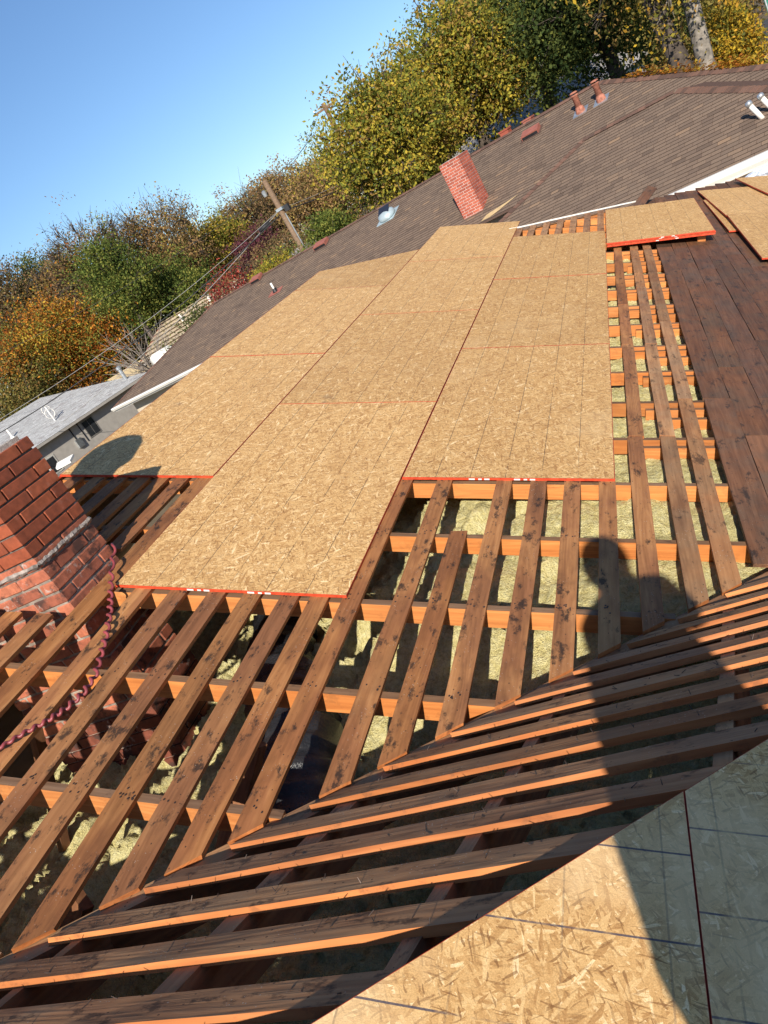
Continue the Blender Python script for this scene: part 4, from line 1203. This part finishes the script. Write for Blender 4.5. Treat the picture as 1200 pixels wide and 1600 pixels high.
b = MB(); b.box((-0.13, -0.12, -0.16), (0.13, 0.12, 0.16), 0, Matrix.Translation(POLE + Vector((0.42, -0.1, 2.8)))); b.build('junction_box', M['wire'], pt)
b = MB(); b.tube([POLE + Vector((0.19, -0.15, 2.6)), POLE + Vector((0.26, -0.2, GROUND))], 0.035, 6); b.build('conduit', M['galv'], pt)
b = MB(); b.box((-0.19, -0.19, -0.07), (0.19, 0.19, 0.07), 0, Matrix.Translation(POLE + Vector((0, 0, 2.9)))); b.build('bracket', M['galv'], pt)
util_pole(-16.0, 57.1, 8.1, 'distant utility pole with a crossarm left of the big tree', True, 0.2)
def wire(p, q, sag, r, mat, label):
    p, q = Vector(p), Vector(q); pts = []
    for i in range(33):
        t = i / 32; c = p.lerp(q, t); c.z -= sag * 4 * t * (1 - t); pts.append(c)
    b = MB(); b.tube(pts, r * 0.62, 5)
    o = b.build('power_line', M[mat], smooth=True); tag(o, label, 'wire', 'overhead lines')
wire(POLE + Vector((0, 0, 4.3)), (-15.6, 57.0, 7.7), 0.4, 0.02, 'wire', 'upper line from the pole top to the distant crossarm')
wire(POLE + Vector((-0.2, 0, 4.1)), (-16.7, 57.2, 7.7), 0.5, 0.02, 'wire', 'second line from the pole top to the distant crossarm')
wire(POLE + Vector((0, 0, 2.9)), (-10.0, 52.0, 2.7), 0.3, 0.02, 'wiregrey', 'grey cable from the pole into the big yellow tree')
wire(POLE + Vector((0.1, 0, 2.75)), (-9.6, 50.0, 2.2), 0.3, 0.045, 'wire', 'thick black cable from the pole into the big yellow tree')
wire(POLE + Vector((0, 0, 2.9)), (-36.0, 24.0, 1.5), 0.9, 0.02, 'wiregrey', 'grey cable running left from the pole past the autumn trees')
wire(POLE + Vector((0, 0, 2.7)), (-36.0, 24.0, 0.9), 1.0, 0.045, 'wire', 'thick black cable running left from the pole past the autumn trees')
wire(POLE + Vector((-0.3, 0, 3.9)), (-40.0, 30.0, 5.2), 0.8, 0.018, 'wire', 'thin line leaving the pole insulator towards the left')
wire(POLE + Vector((0, 0, 2.9)), (-33.0, 33.5, -0.9), 0.5, 0.025, 'wiregrey', 'pale drop line from the pole down to the grey house')
b = MB(); b.tube([POLE + Vector((-1.4, -0.55, 2.52)), POLE + Vector((-0.75, -0.3, 2.60))], 0.12, 8)
o = b.build('splice_case', M['wire'], smooth=True); tag(o, 'black splice case hanging on the cable left of the pole', 'splice case')
b = MB(); x, y = 9.6, 45.3; b.tube([(x, y, GROUND), (x, y, -0.3)], 0.05, 8); o1 = None
st = empty('street_sign', (x, y, GROUND), 'green street sign at the top right corner', 'sign')
b.build('post', M['galv'], st)
b = MB(); b.box((-0.05, -0.02, -0.5), (0.7, 0.02, 0.45), 0, Matrix.Translation((x, y, -0.6)) @ Matrix.Rotation(0.2, 4, 'Z')); b.build('panel', plain('sign_green', (0.02, 0.20, 0.13), 0.4), st)

# ------------------------------------------------------------------ trees
def set_cols(me, name, cols):
    at = me.color_attributes.new(name, 'FLOAT_COLOR', 'CORNER')
    c = np.repeat(np.concatenate([cols, np.ones((len(cols), 1))], 1), 4, 0)
    at.data.foreach_set('color', c.ravel())

PAL = {
 'yellow_green': [(0.30, 0.25, 0.035), (0.24, 0.22, 0.035), (0.15, 0.16, 0.03), (0.38, 0.28, 0.04), (0.11, 0.13, 0.028), (0.30, 0.19, 0.05)],
 'green': [(0.085, 0.115, 0.028), (0.12, 0.15, 0.035), (0.06, 0.085, 0.022), (0.20, 0.20, 0.045)],
 'dark': [(0.035, 0.055, 0.018), (0.05, 0.07, 0.022), (0.075, 0.095, 0.028), (0.12, 0.13, 0.03)],
 'orange': [(0.36, 0.13, 0.025), (0.42, 0.19, 0.03), (0.38, 0.26, 0.04), (0.16, 0.16, 0.035), (0.28, 0.085, 0.02), (0.10, 0.11, 0.025)],
 'tan': [(0.26, 0.155, 0.07), (0.32, 0.20, 0.085), (0.20, 0.115, 0.055), (0.30, 0.22, 0.06), (0.17, 0.13, 0.05)],
 'brown': [(0.20, 0.12, 0.06), (0.25, 0.155, 0.075), (0.16, 0.115, 0.055), (0.14, 0.13, 0.05)],
 'red': [(0.30, 0.035, 0.035), (0.36, 0.07, 0.05), (0.24, 0.06, 0.045), (0.20, 0.14, 0.06)],
 'plum': [(0.10, 0.03, 0.045), (0.14, 0.045, 0.06), (0.12, 0.06, 0.05)],
 'yellow': [(0.42, 0.28, 0.03), (0.36, 0.24, 0.03), (0.24, 0.20, 0.035), (0.46, 0.25, 0.035), (0.14, 0.14, 0.03)],
 'olive': [(0.15, 0.13, 0.04), (0.20, 0.16, 0.045), (0.10, 0.10, 0.03), (0.24, 0.15, 0.05)],
}
def tree(name, label, c, rx, rz, pal, n, leaf, seed, trunk=0.25, bark='bark', limbs=9, spread=0.20, twigs=40, base=None, lean=(0, 0), group='trees beyond the roofs', trunks=1, drop=0.0):
    r = np.random.default_rng(seed)
    c = np.array(c, float)
    bx_, by_ = (c[0] + lean[0], c[1] + lean[1]) if base is None else base
    t = empty(name, (bx_, by_, GROUND), label, 'tree' if 'bush' not in name and 'shrub' not in name else 'shrub', group)
    b = MB()
    ends = []
    fork = c + np.array([0, 0, -rz * 0.62])
    for tk in range(trunks):
        ox, oy = (0, 0) if tk == 0 else r.uniform(-1.0, 1.0, 2)
        b0_ = np.array([bx_ + ox, by_ + oy, GROUND - 0.1]); f_ = fork + np.array([ox * 1.3, oy * 1.3, r.uniform(-0.2, 0.3) * rz])
        mid = (b0_ + f_) / 2 + np.array([r.normal(0, 0.12), r.normal(0, 0.12), 0]) * rx * 0.4
        b.tube([b0_, mid, f_], [trunk * 1.25, trunk, trunk * 0.75], 9)
        for i in range(limbs // trunks):
            while True:
                d = r.normal(0, 1, 3); d[2] = d[2] * 0.8 + 0.25; d /= np.linalg.norm(d)
                if d[2] > -0.55: break
            e = c + d * np.array([rx, rx, rz]) * r.uniform(0.55, 0.82)
            m1 = f_ + (e - f_) * 0.45 + r.normal(0, 0.09, 3) * rx
            b.tube([f_, m1, e], [trunk * 0.55, trunk * 0.32, trunk * 0.12], 6, cap=False)
            for j in range(5):
                d2 = d + r.normal(0, 0.55, 3); d2 /= np.linalg.norm(d2)
                st = f_ + (e - f_) * r.uniform(0.5, 1.0)
                e2 = c + d2 * np.array([rx, rx, rz]) * r.uniform(0.68, 0.97)
                b.tube([st, (st + e2) / 2 + r.normal(0, 0.05, 3) * rx, e2], [trunk * 0.16, trunk * 0.10, trunk * 0.03], 4, cap=False)
                ends.append((st + e2) / 2); ends.append(e2); ends.append(e2)
    for i in range(twigs):
        e2 = ends[r.integers(len(ends))]
        d = (e2 - c) / np.array([rx, rx, rz]); d /= np.linalg.norm(d) + 1e-6
        q = e2 + (d + r.normal(0, 0.35, 3) + np.array([0, 0, 0.25])) * rx * r.uniform(0.12, 0.34)
        b.tube([e2, (e2 + q) / 2 + r.normal(0, 0.03, 3) * rx, q], [0.030, 0.020, 0.008], 3, cap=False)
    b.build('trunk', M[bark], t, smooth=True)
    if n:
        n = int(n * 1.35)
        E_ = np.array(ends)
        fill = c + r.normal(0, 0.42, (len(E_), 3)) * np.array([rx, rx, rz])
        K = np.concatenate([E_, fill])
        wgt = r.uniform(0.25, 1.0, len(K)) ** 1.5; wgt /= wgt.sum()
        idx = r.choice(len(K), n, p=wgt)
        P_ = K[idx] + np.clip(r.normal(0, 1, (n, 3)), -1.7, 1.7) * np.array([rx, rx, rz * 0.9]) * spread * r.uniform(0.4, 1.0, (n, 1))
        if drop: P_[:, 2] -= np.abs(r.normal(0, drop, n))
        P_[:, 2] = np.maximum(P_[:, 2], GROUND + 0.1)
        a = r.normal(0, 1, (n, 3)); a /= np.linalg.norm(a, axis=1, keepdims=True)
        q = r.normal(0, 1, (n, 3)); q = np.cross(a, q); q /= np.linalg.norm(q, axis=1, keepdims=True) + 1e-9
        s_ = leaf * 0.76 * r.uniform(0.5, 1.4, (n, 1))
        V = np.stack([P_ - a * s_, P_ + q * s_ * 0.55, P_ + a * s_, P_ - q * s_ * 0.55], 1).reshape(-1, 3)
        F = np.arange(n * 4).reshape(n, 4)
        me = bpy.data.meshes.new('crown')
        me.from_pydata(V.tolist(), [], F.tolist()); me.update()
        pc = np.array(PAL[pal]); kc = r.integers(0, len(pc), len(K))
        pick = np.where(r.random(n) < 0.62, kc[idx], r.integers(0, len(pc), n))
        cols = pc[pick] * r.uniform(0.85, 1.5, (n, 1))
        set_cols(me, 'lc', cols)
        link('crown', me, t, M['leaf'])
    return t

LB = 1.0
tree('plane_tree', 'big rounded yellow-green tree behind the domed attic fan', (-7.9, 35.6, 2.7), 3.35, 3.25, 'yellow_green', 26000, 0.115, 1, 0.34, limbs=20, twigs=160, spread=0.17)
tree('plane_tree', 'taller yellow-green tree behind the neighbour chimney', (-4.6, 40.6, 3.7), 3.5, 3.7, 'yellow_green', 26000, 0.12, 2, 0.36, limbs=20, twigs=160, spread=0.17)
tree('oak_tree', 'dark green spreading tree between the yellow-green trees and the evergreen', (-1.2, 46.5, 4.9), 4.9, 4.6, 'green', 26000, 0.135, 3, 0.42, limbs=12, spread=0.18)
tree('oak_tree', 'dark evergreen tree leaning behind the clay vent pipes', (2.2, 38.4, 3.3), 3.6, 3.6, 'dark', 24000, 0.125, 4, 0.34, limbs=12, trunks=2)
tree('cottonwood_tree', 'old cottonwood with a pale furrowed trunk at the upper right', (5.2, 29.0, 4.7), 3.3, 3.4, 'yellow', 6000, 0.10, 5, 0.30, bark='bark_pale', limbs=12, twigs=500, base=(4.85, 28.7), spread=0.20, drop=0.6)
tree('cottonwood_tree', 'second grey trunk left of the pale cottonwood with thin hanging twigs', (3.9, 29.6, 4.4), 2.6, 3.2, 'olive', 5000, 0.09, 6, 0.36, bark='bark', limbs=10, twigs=700, base=(4.0, 29.0), spread=0.22, drop=0.9)
tree('golden_bush', 'golden yellow bush right of the pale cottonwood trunk', (6.1, 33.0, -1.1), 1.15, 1.9, 'yellow', 10000, 0.09, 7, 0.08, limbs=8, group='shrubs beyond the roofs')
tree('dark_bush', 'dark undergrowth behind the neighbour ridge under the big trees', (2.4, 32.8, -1.9), 2.4, 1.1, 'dark', 8000, 0.10, 8, 0.08, limbs=8, group='shrubs beyond the roofs')
tree('round_bush', 'round dark green bush beside the utility pole', (-12.6, 36.4, 0.2), 1.6, 1.5, 'green', 12000, 0.075, 9, 0.10, limbs=10, group='shrubs beyond the roofs')
tree('small_bush', 'yellow-green bush left of the utility pole base', (-16.4, 36.4, 0.2), 1.5, 1.0, 'yellow_green', 8000, 0.075, 10, 0.06, limbs=8, group='shrubs beyond the roofs')
tree('red_bush', 'crimson and pink bush above the brown roof edge', (-20.2, 38.0, 0.3), 1.7, 1.6, 'red', 5500, 0.07, 11, 0.06, limbs=12, twigs=200, group='shrubs beyond the roofs')
tree('plum_tree', 'dark plum-leaved tree left of the utility pole', (-29.5, 64, 2.0), 2.2, 1.9, 'plum', 8000, 0.12, 12, 0.12)
tree('maple_tree', 'bright orange autumn tree behind the grey shingled roof', (-42.0, 48.0, 2.3), 5.6, 5.0, 'orange', 42000, 0.125, 13, 0.22, base=(-40.5, 45.0) if False else None, limbs=12, twigs=80)
tree('autumn_tree', 'tall dull brown and green tree at the left frame edge', (-47.0, 52.0, 6.6), 4.6, 5.6, 'brown', 20000, 0.135, 14, 0.25, twigs=350, limbs=12)
tree('evergreen_tree', 'dark green rounded tree among the brown ones on the left', (-46.0, 57.6, 7.8), 3.2, 3.4, 'dark', 17000, 0.13, 15, 0.24)
tree('low_tree', 'dark olive tree at the left edge above the grey roof', (-43.0, 43.0, 1.6), 3.6, 3.6, 'olive', 18000, 0.12, 16, 0.18)
tree('bare_tree', 'nearly bare brown tree rising above the dark green one', (-38.0, 54.0, 7.6), 3.4, 3.2, 'brown', 6000, 0.11, 17, 0.22, twigs=700, limbs=14)
tree('green_tree', 'green and yellow tree right of the bare brown tree', (-33.7, 49.0, 4.9), 2.6, 3.2, 'green', 15000, 0.115, 18, 0.22, twigs=60)
tree('tall_autumn_tree', 'tall tan autumn tree with a twiggy top', (-36.0, 61.0, 5.6), 4.4, 4.2, 'tan', 17000, 0.13, 19, 0.25, twigs=600, limbs=12)
tree('broad_evergreen', 'broad green tree just behind the tile roof', (-33.6, 54.0, 2.6), 4.0, 3.0, 'green', 20000, 0.125, 20, 0.22)
tree('autumn_tree', 'yellow-green tree right of the tall tan one', (-35.0, 67.5, 3.6), 3.8, 3.4, 'yellow_green', 15000, 0.14, 21, 0.22, twigs=120)
tree('autumn_tree', 'grey-brown tree left of the pole top', (-35.0, 78.0, 4.2), 4.2, 3.4, 'brown', 12000, 0.15, 22, 0.22, twigs=300)
tree('autumn_tree', 'orange-tan tree right behind the pole top', (-33.0, 84.0, 5.0), 3.6, 3.8, 'tan', 14000, 0.16, 23, 0.22, twigs=150)
tree('autumn_tree', 'pale tan tree between the pole and the big yellow tree', (-21.4, 62.0, 2.4), 3.6, 3.0, 'tan', 16000, 0.13, 24, 0.20, twigs=100)
tree('autumn_tree', 'far yellow-brown tree left of the big yellow tree', (-27.5, 84.0, 4.0), 4.0, 4.0, 'yellow_green', 13000, 0.16, 25, 0.2, twigs=200)
tree('autumn_tree', 'far tan tree low on the left skyline', (-41.5, 54.0, 5.0), 4.0, 4.0, 'tan', 13000, 0.13, 26, 0.22, twigs=400)
tree('autumn_tree', 'far brown tree closing the left skyline', (-52.5, 62.0, 5.5), 5.0, 5.0, 'brown', 14000, 0.17, 27, 0.25, twigs=300)
tree('autumn_tree', 'far brown tree behind the yellow-green one', (-47.0, 84.0, 3.5), 6.0, 4.0, 'tan', 13000, 0.19, 28, 0.25, twigs=200)
tree('bronze_bush', 'low bronze bush at the foot of the tan trees', (-24.5, 57.0, 0.0), 3.4, 2.2, 'brown', 12000, 0.12, 29, 0.1, group='shrubs beyond the roofs')
tree('hedge_bush', 'dark hedge bush beside the tile roof', (-25.6, 42.6, -1.4), 2.8, 2.0, 'dark', 12000, 0.09, 30, 0.1, group='shrubs beyond the roofs')
tree('street_tree', 'far dark tree filling the gap behind the big trees', (-9.0, 68.0, 3.0), 6.5, 5.5, 'dark', 16000, 0.20, 31, 0.3)
tree('street_tree', 'far olive tree behind the dark evergreen', (6.0, 66.0, 1.0), 6.0, 4.5, 'olive', 14000, 0.19, 32, 0.3)
tree('street_tree', 'far brown tree across the road', (17.0, 118.0, -0.5), 7.0, 4.0, 'brown', 9000, 0.28, 33, 0.3, twigs=300)

tree('autumn_tree', 'far olive tree low behind the leafless silvery shrub', (-53.8, 73.0, 0.8), 6.0, 5.0, 'olive', 9000, 0.2, 34, 0.3)
tree('street_tree', 'far dark tree low behind the clay vent pipes', (-1.0, 92.0, -0.5), 7.5, 4.5, 'dark', 9000, 0.24, 35, 0.3)
tree('street_tree', 'far olive tree low behind the two cottonwood trunks', (8.5, 84.0, -1.2), 6.0, 3.8, 'olive', 9000, 0.22, 36, 0.3)
tree('autumn_tree', 'far brown tree low behind the domed attic fan', (-16.0, 88.0, 0.0), 7.0, 4.5, 'brown', 8000, 0.24, 37, 0.3)

# conifer tip
ct = empty('conifer_tree', (-44.7, 84.3, GROUND), 'small dark conifer tip on the skyline', 'tree', 'trees beyond the roofs')
b = MB(); b.tube([(-44.7, 84.3, GROUND), (-44.7, 84.3, 9.0)], [0.3, 0.03], 7); b.build('trunk', M['bark'], ct)
r = np.random.default_rng(77); n = 7000
hh = r.uniform(0, 1, n) ** 0.7; ang = r.uniform(0, 6.283, n); rad_ = (1 - hh) * 2.4 * r.uniform(0.3, 1.0, n) * (0.75 + 0.25 * np.sin(hh * 60))
P_ = np.stack([-44.7 + rad_ * np.cos(ang), 84.3 + rad_ * np.sin(ang), 0.5 + hh * 8.6 - rad_ * 0.2], 1)
a = r.normal(0, 1, (n, 3)); a /= np.linalg.norm(a, axis=1, keepdims=True); q = np.cross(a, r.normal(0, 1, (n, 3))); q /= np.linalg.norm(q, axis=1, keepdims=True)
V = np.stack([P_ - a * 0.17, P_ + q * 0.08, P_ + a * 0.17, P_ - q * 0.08], 1).reshape(-1, 3)
me = bpy.data.meshes.new('crown'); me.from_pydata(V.tolist(), [], np.arange(4 * n).reshape(n, 4).tolist()); me.update()
set_cols(me, 'lc', np.array([(0.03, 0.05, 0.025)]) * r.uniform(0.6, 1.4, (n, 1))); link('crown', me, ct, M['leaf'])

# bare silvery shrub in front of the orange tree
bs_ = empty('bare_shrub', (-31.6, 43.6, GROUND), 'leafless silvery shrub fanning out beside the orange tree', 'shrub', 'shrubs beyond the roofs')
b = MB(); r = np.random.default_rng(41); o0 = np.array([-31.6, 43.6, -1.5])
b.tube([(-31.6, 43.6, GROUND), o0], [0.12, 0.09], 6)
for i in range(34):
    d = r.normal(0, 1, 3); d[2] = abs(d[2]) + 0.25; d /= np.linalg.norm(d)
    L = r.uniform(2.2, 4.4); e = o0 + d * L
    b.tube([o0, o0 + d * L * 0.5 + r.normal(0, 0.12, 3), e], [0.045, 0.03, 0.008], 4, cap=False)
    for j in range(5):
        s0 = o0 + d * L * r.uniform(0.35, 0.9); d2 = d + r.normal(0, 0.45, 3); d2 /= np.linalg.norm(d2)
        b.tube([s0, s0 + d2 * r.uniform(0.5, 1.4)], [0.018, 0.005], 3, cap=False)
b.build('branches', M['twig'], bs_)

# fallen leaves on the neighbour's right ridge
r = np.random.default_rng(51); n = 700
tt = r.uniform(0.15, 0.8, n)
L0 = np.array(PD(re1, br, zr + 0.05)); L1 = np.array(PD(e1, b0, ze + 0.05))
P_ = L0 + (L1 - L0) * tt[:, None] + np.array(DE) * np.abs(r.normal(0, 0.25, (n, 1)))
P_[:, 2] -= 0.0
a = r.normal(0, 1, (n, 3)); a[:, 2] *= 0.3; a /= np.linalg.norm(a, axis=1, keepdims=True); q = np.cross(a, np.array([[0, 0, 1.0]])) ; q /= np.linalg.norm(q, axis=1, keepdims=True)
V = np.stack([P_ - a * 0.06, P_ + q * 0.04, P_ + a * 0.06, P_ - q * 0.04], 1).reshape(-1, 3)
me = bpy.data.meshes.new('fallen_leaves'); me.from_pydata(V.tolist(), [], np.arange(4 * n).reshape(n, 4).tolist()); me.update()
set_cols(me, 'lc', np.array(PAL['orange'])[r.integers(0, 3, n)]); o = link('fallen_leaves', me, None, M['leaf'])
tag(o, 'orange fallen leaves along the neighbour hip', 'leaves', kind='stuff')

# ------------------------------------------------------------------ the photographer (only the shadow is in the picture)
def person():
    F = Vector((-0.4452, 0.8954, 0)); R_ = Vector((0.8954, 0.4452, 0))
    B0 = CAM + Vector((0.26, -0.965, 0)) * 0.31
    gz = lambda p: PC(p.x, p.y, 0).z
    z0 = gz(B0)
    P = lambda r_, f_, z_: Vector((B0.x, B0.y, z0)) + R_ * r_ + F * f_ + ZV * (z_ * 1.075)
    V = []; E_ = []; Rr = []
    def add(p, rad, par=None):
        V.append(p); Rr.append(rad); i = len(V) - 1
        if par is not None: E_.append((par, i))
        return i
    pel = add(P(0.02, -0.02, 0.93), (0.195, 0.15))
    add(P(0.02, -0.02, 0.70), (0.20, 0.16), pel)
    wa_ = add(P(0.02, -0.02, 1.08), (0.185, 0.145), pel); ch = add(P(0.01, -0.01, 1.26), (0.185, 0.14), wa_); sh = add(P(0, 0, 1.40), (0.12, 0.095), ch)
    nk = add(P(0, 0.02, 1.47), (0.06, 0.06), sh); hd0 = add(P(0, 0.05, 1.55), (0.082, 0.092), nk); hd1 = add(P(0, 0.05, 1.64), (0.085, 0.10), hd0); hd2 = add(P(0, 0.03, 1.71), (0.06, 0.07), hd1)
    for s_ in (-1, 1):
        h_ = add(P(0.10 * s_, -0.02, 0.80), (0.12, 0.12), pel); kn = add(P(0.10 * s_, 0.0, 0.48), (0.10, 0.10), h_)
        fp = P(0.11 * s_, -0.02, 0); fz = gz(fp)
        an = add(Vector((fp.x, fp.y, fz + 0.10)), (0.05, 0.05), kn); 
        he = add(Vector((fp.x, fp.y, fz + 0.055)), (0.055, 0.055), an)
        tp = fp + F * 0.17; add(Vector((tp.x, tp.y, gz(tp) + 0.042)), (0.045, 0.042), he)
        sd = add(P(0.19 * s_, 0.0, 1.37), (0.075, 0.075), sh)
        if s_ > 0:                                     # right hand holds the phone
            el = add(P(0.25, 0.10, 1.14), (0.055, 0.055), sd)
            hc = CAM - Vector(RW[2]) * 0.045 + Vector(RW[0]) * 0.06 - ZV * 0.03 - F * 0.01
            d = -Vector(RW[0]); up_ = -Vector(RW[1]); bk = -Vector(RW[2]) * 0.014
            wr_ = add(hc - F * 0.05 - ZV * 0.06, (0.032, 0.03), el); pm = add(hc - F * 0.02 - ZV * 0.01, (0.036, 0.022), wr_)
        else:                                          # left arm hangs beside the body
            el = add(P(-0.195, -0.03, 1.10), (0.06, 0.06), sd)
            hc = P(-0.19, 0.10, 0.84); d = F; up_ = F; bk = R_ * 0.014
            wr_ = add(P(-0.19, 0.06, 0.92), (0.042, 0.04), el); pm = add(hc, (0.04, 0.022), wr_)
        for k in range(4):
            ln = (0.040, 0.046, 0.042, 0.034)[k]
            if s_ > 0:
                kn0 = hc + up_ * (0.028 - 0.018 * k); q1 = kn0 + up_ * 0.01; q2 = kn0 + d * 0.022 + bk; q3 = kn0 + d * ln + bk
            else:
                kn0 = hc + F * (0.030 - 0.019 * k) - ZV * 0.03; q1 = kn0; q2 = kn0 - ZV * ln * 0.9 + R_ * 0.006; q3 = kn0 - ZV * ln * 1.6 + R_ * 0.022
            a1 = add(q1, (0.010, 0.010), pm); a2 = add(q2, (0.009, 0.009), a1); add(q3, (0.008, 0.008), a2)
        if s_ > 0: t1_ = add(hc - F * 0.03 + Vector(RW[1]) * 0.045, (0.012, 0.012), pm); add(hc - F * 0.03 + Vector(RW[1]) * 0.05 - Vector(RW[0]) * 0.035, (0.010, 0.010), t1_)
        else: t1_ = add(hc + F * 0.045 + ZV * 0.005, (0.012, 0.012), pm); add(hc + F * 0.055 - ZV * 0.03, (0.010, 0.010), t1_)
    me = bpy.data.meshes.new('person'); me.from_pydata([tuple(v) for v in V], E_, []); me.update()
    o = bpy.data.objects.new('person', me); COL.objects.link(o)
    md = o.modifiers.new('skin', 'SKIN'); md.use_smooth_shade = True
    for i, sv in enumerate(me.skin_vertices[0].data): sv.radius = Rr[i]; sv.use_root = (i == 0)
    sb = o.modifiers.new('sub', 'SUBSURF'); sb.levels = 1; sb.render_levels = 1
    dg = bpy.context.evaluated_depsgraph_get()
    m2 = bpy.data.meshes.new_from_object(o.evaluated_get(dg))
    o.modifiers.clear(); o.data = m2
    for k in ('hood', 'jean', 'skin', 'boot'): m2.materials.append(M[k])
    for p in m2.polygons:
        c = p.center
        rel = c - Vector((B0.x, B0.y, 0)); f_ = rel.dot(F); zz = (c.z - z0) / 1.075
        fz = c.z - gz(c)
        if fz < 0.13: p.material_index = 3
        elif zz < 0.66: p.material_index = 1
        elif (zz > 1.47 and f_ > 0.05) or f_ > 0.24 or (zz < 0.89 and f_ > 0.06 and rel.dot(R_) < -0.165): p.material_index = 2
        else: p.material_index = 0
        p.use_smooth = True
    tag(o, 'person in dark hoodie and jeans photographing the roof, seen only by a shadow', 'person')
    # hood and cap
    b = MB(); mwh = frame(P(0, 0.03, 1.60), R_, ZV)
    bm = bmesh.new(); bmesh.ops.create_uvsphere(bm, u_segments=20, v_segments=14, radius=1)
    for v in bm.verts: v.co = Vector((v.co.x * 0.115, v.co.y * 0.125 - 0.02, v.co.z * 0.145))
    bmesh.ops.delete(bm, geom=[f for f in bm.faces if f.calc_center_median().y > 0.055 and f.calc_center_median().z < 0.06], context='FACES')
    me = bpy.data.meshes.new('hood'); bm.to_mesh(me); bm.free(); link('hood', me, o, M['hood'], mwh)
    # face details
    b = MB()
    for s_ in (-1, 1): b.lathe([(0.011, -0.004), (0.012, 0.0), (0.006, 0.006)], 10, 0, frame(P(0.032 * s_, 0.142, 1.615), R_, F))
    b.build('eyes', M['black'], o)
    b = MB(); b.tube([P(0, 0.135, 1.62), P(0, 0.165, 1.58), P(0, 0.14, 1.57)], [0.010, 0.016, 0.012], 8); b.build('nose', M['skin'], o, smooth=True)
    b = MB(); b.box((-0.025, -0.006, -0.005), (0.025, 0.006, 0.005), 0, frame(P(0, 0.138, 1.535), R_, ZV)); b.build('mouth', M['ventred'], o)
    # phone
    ph = MB(); mwp = cam.matrix_world @ Matrix.Translation((0.012, -0.055, 0.013))
    ph.box((-0.036, -0.074, -0.004), (0.036, 0.074, 0.004))
    po = ph.build('phone', M['black'], None, mwp); tag(po, 'smartphone held up in the right hand of the photographer', 'phone')
person()
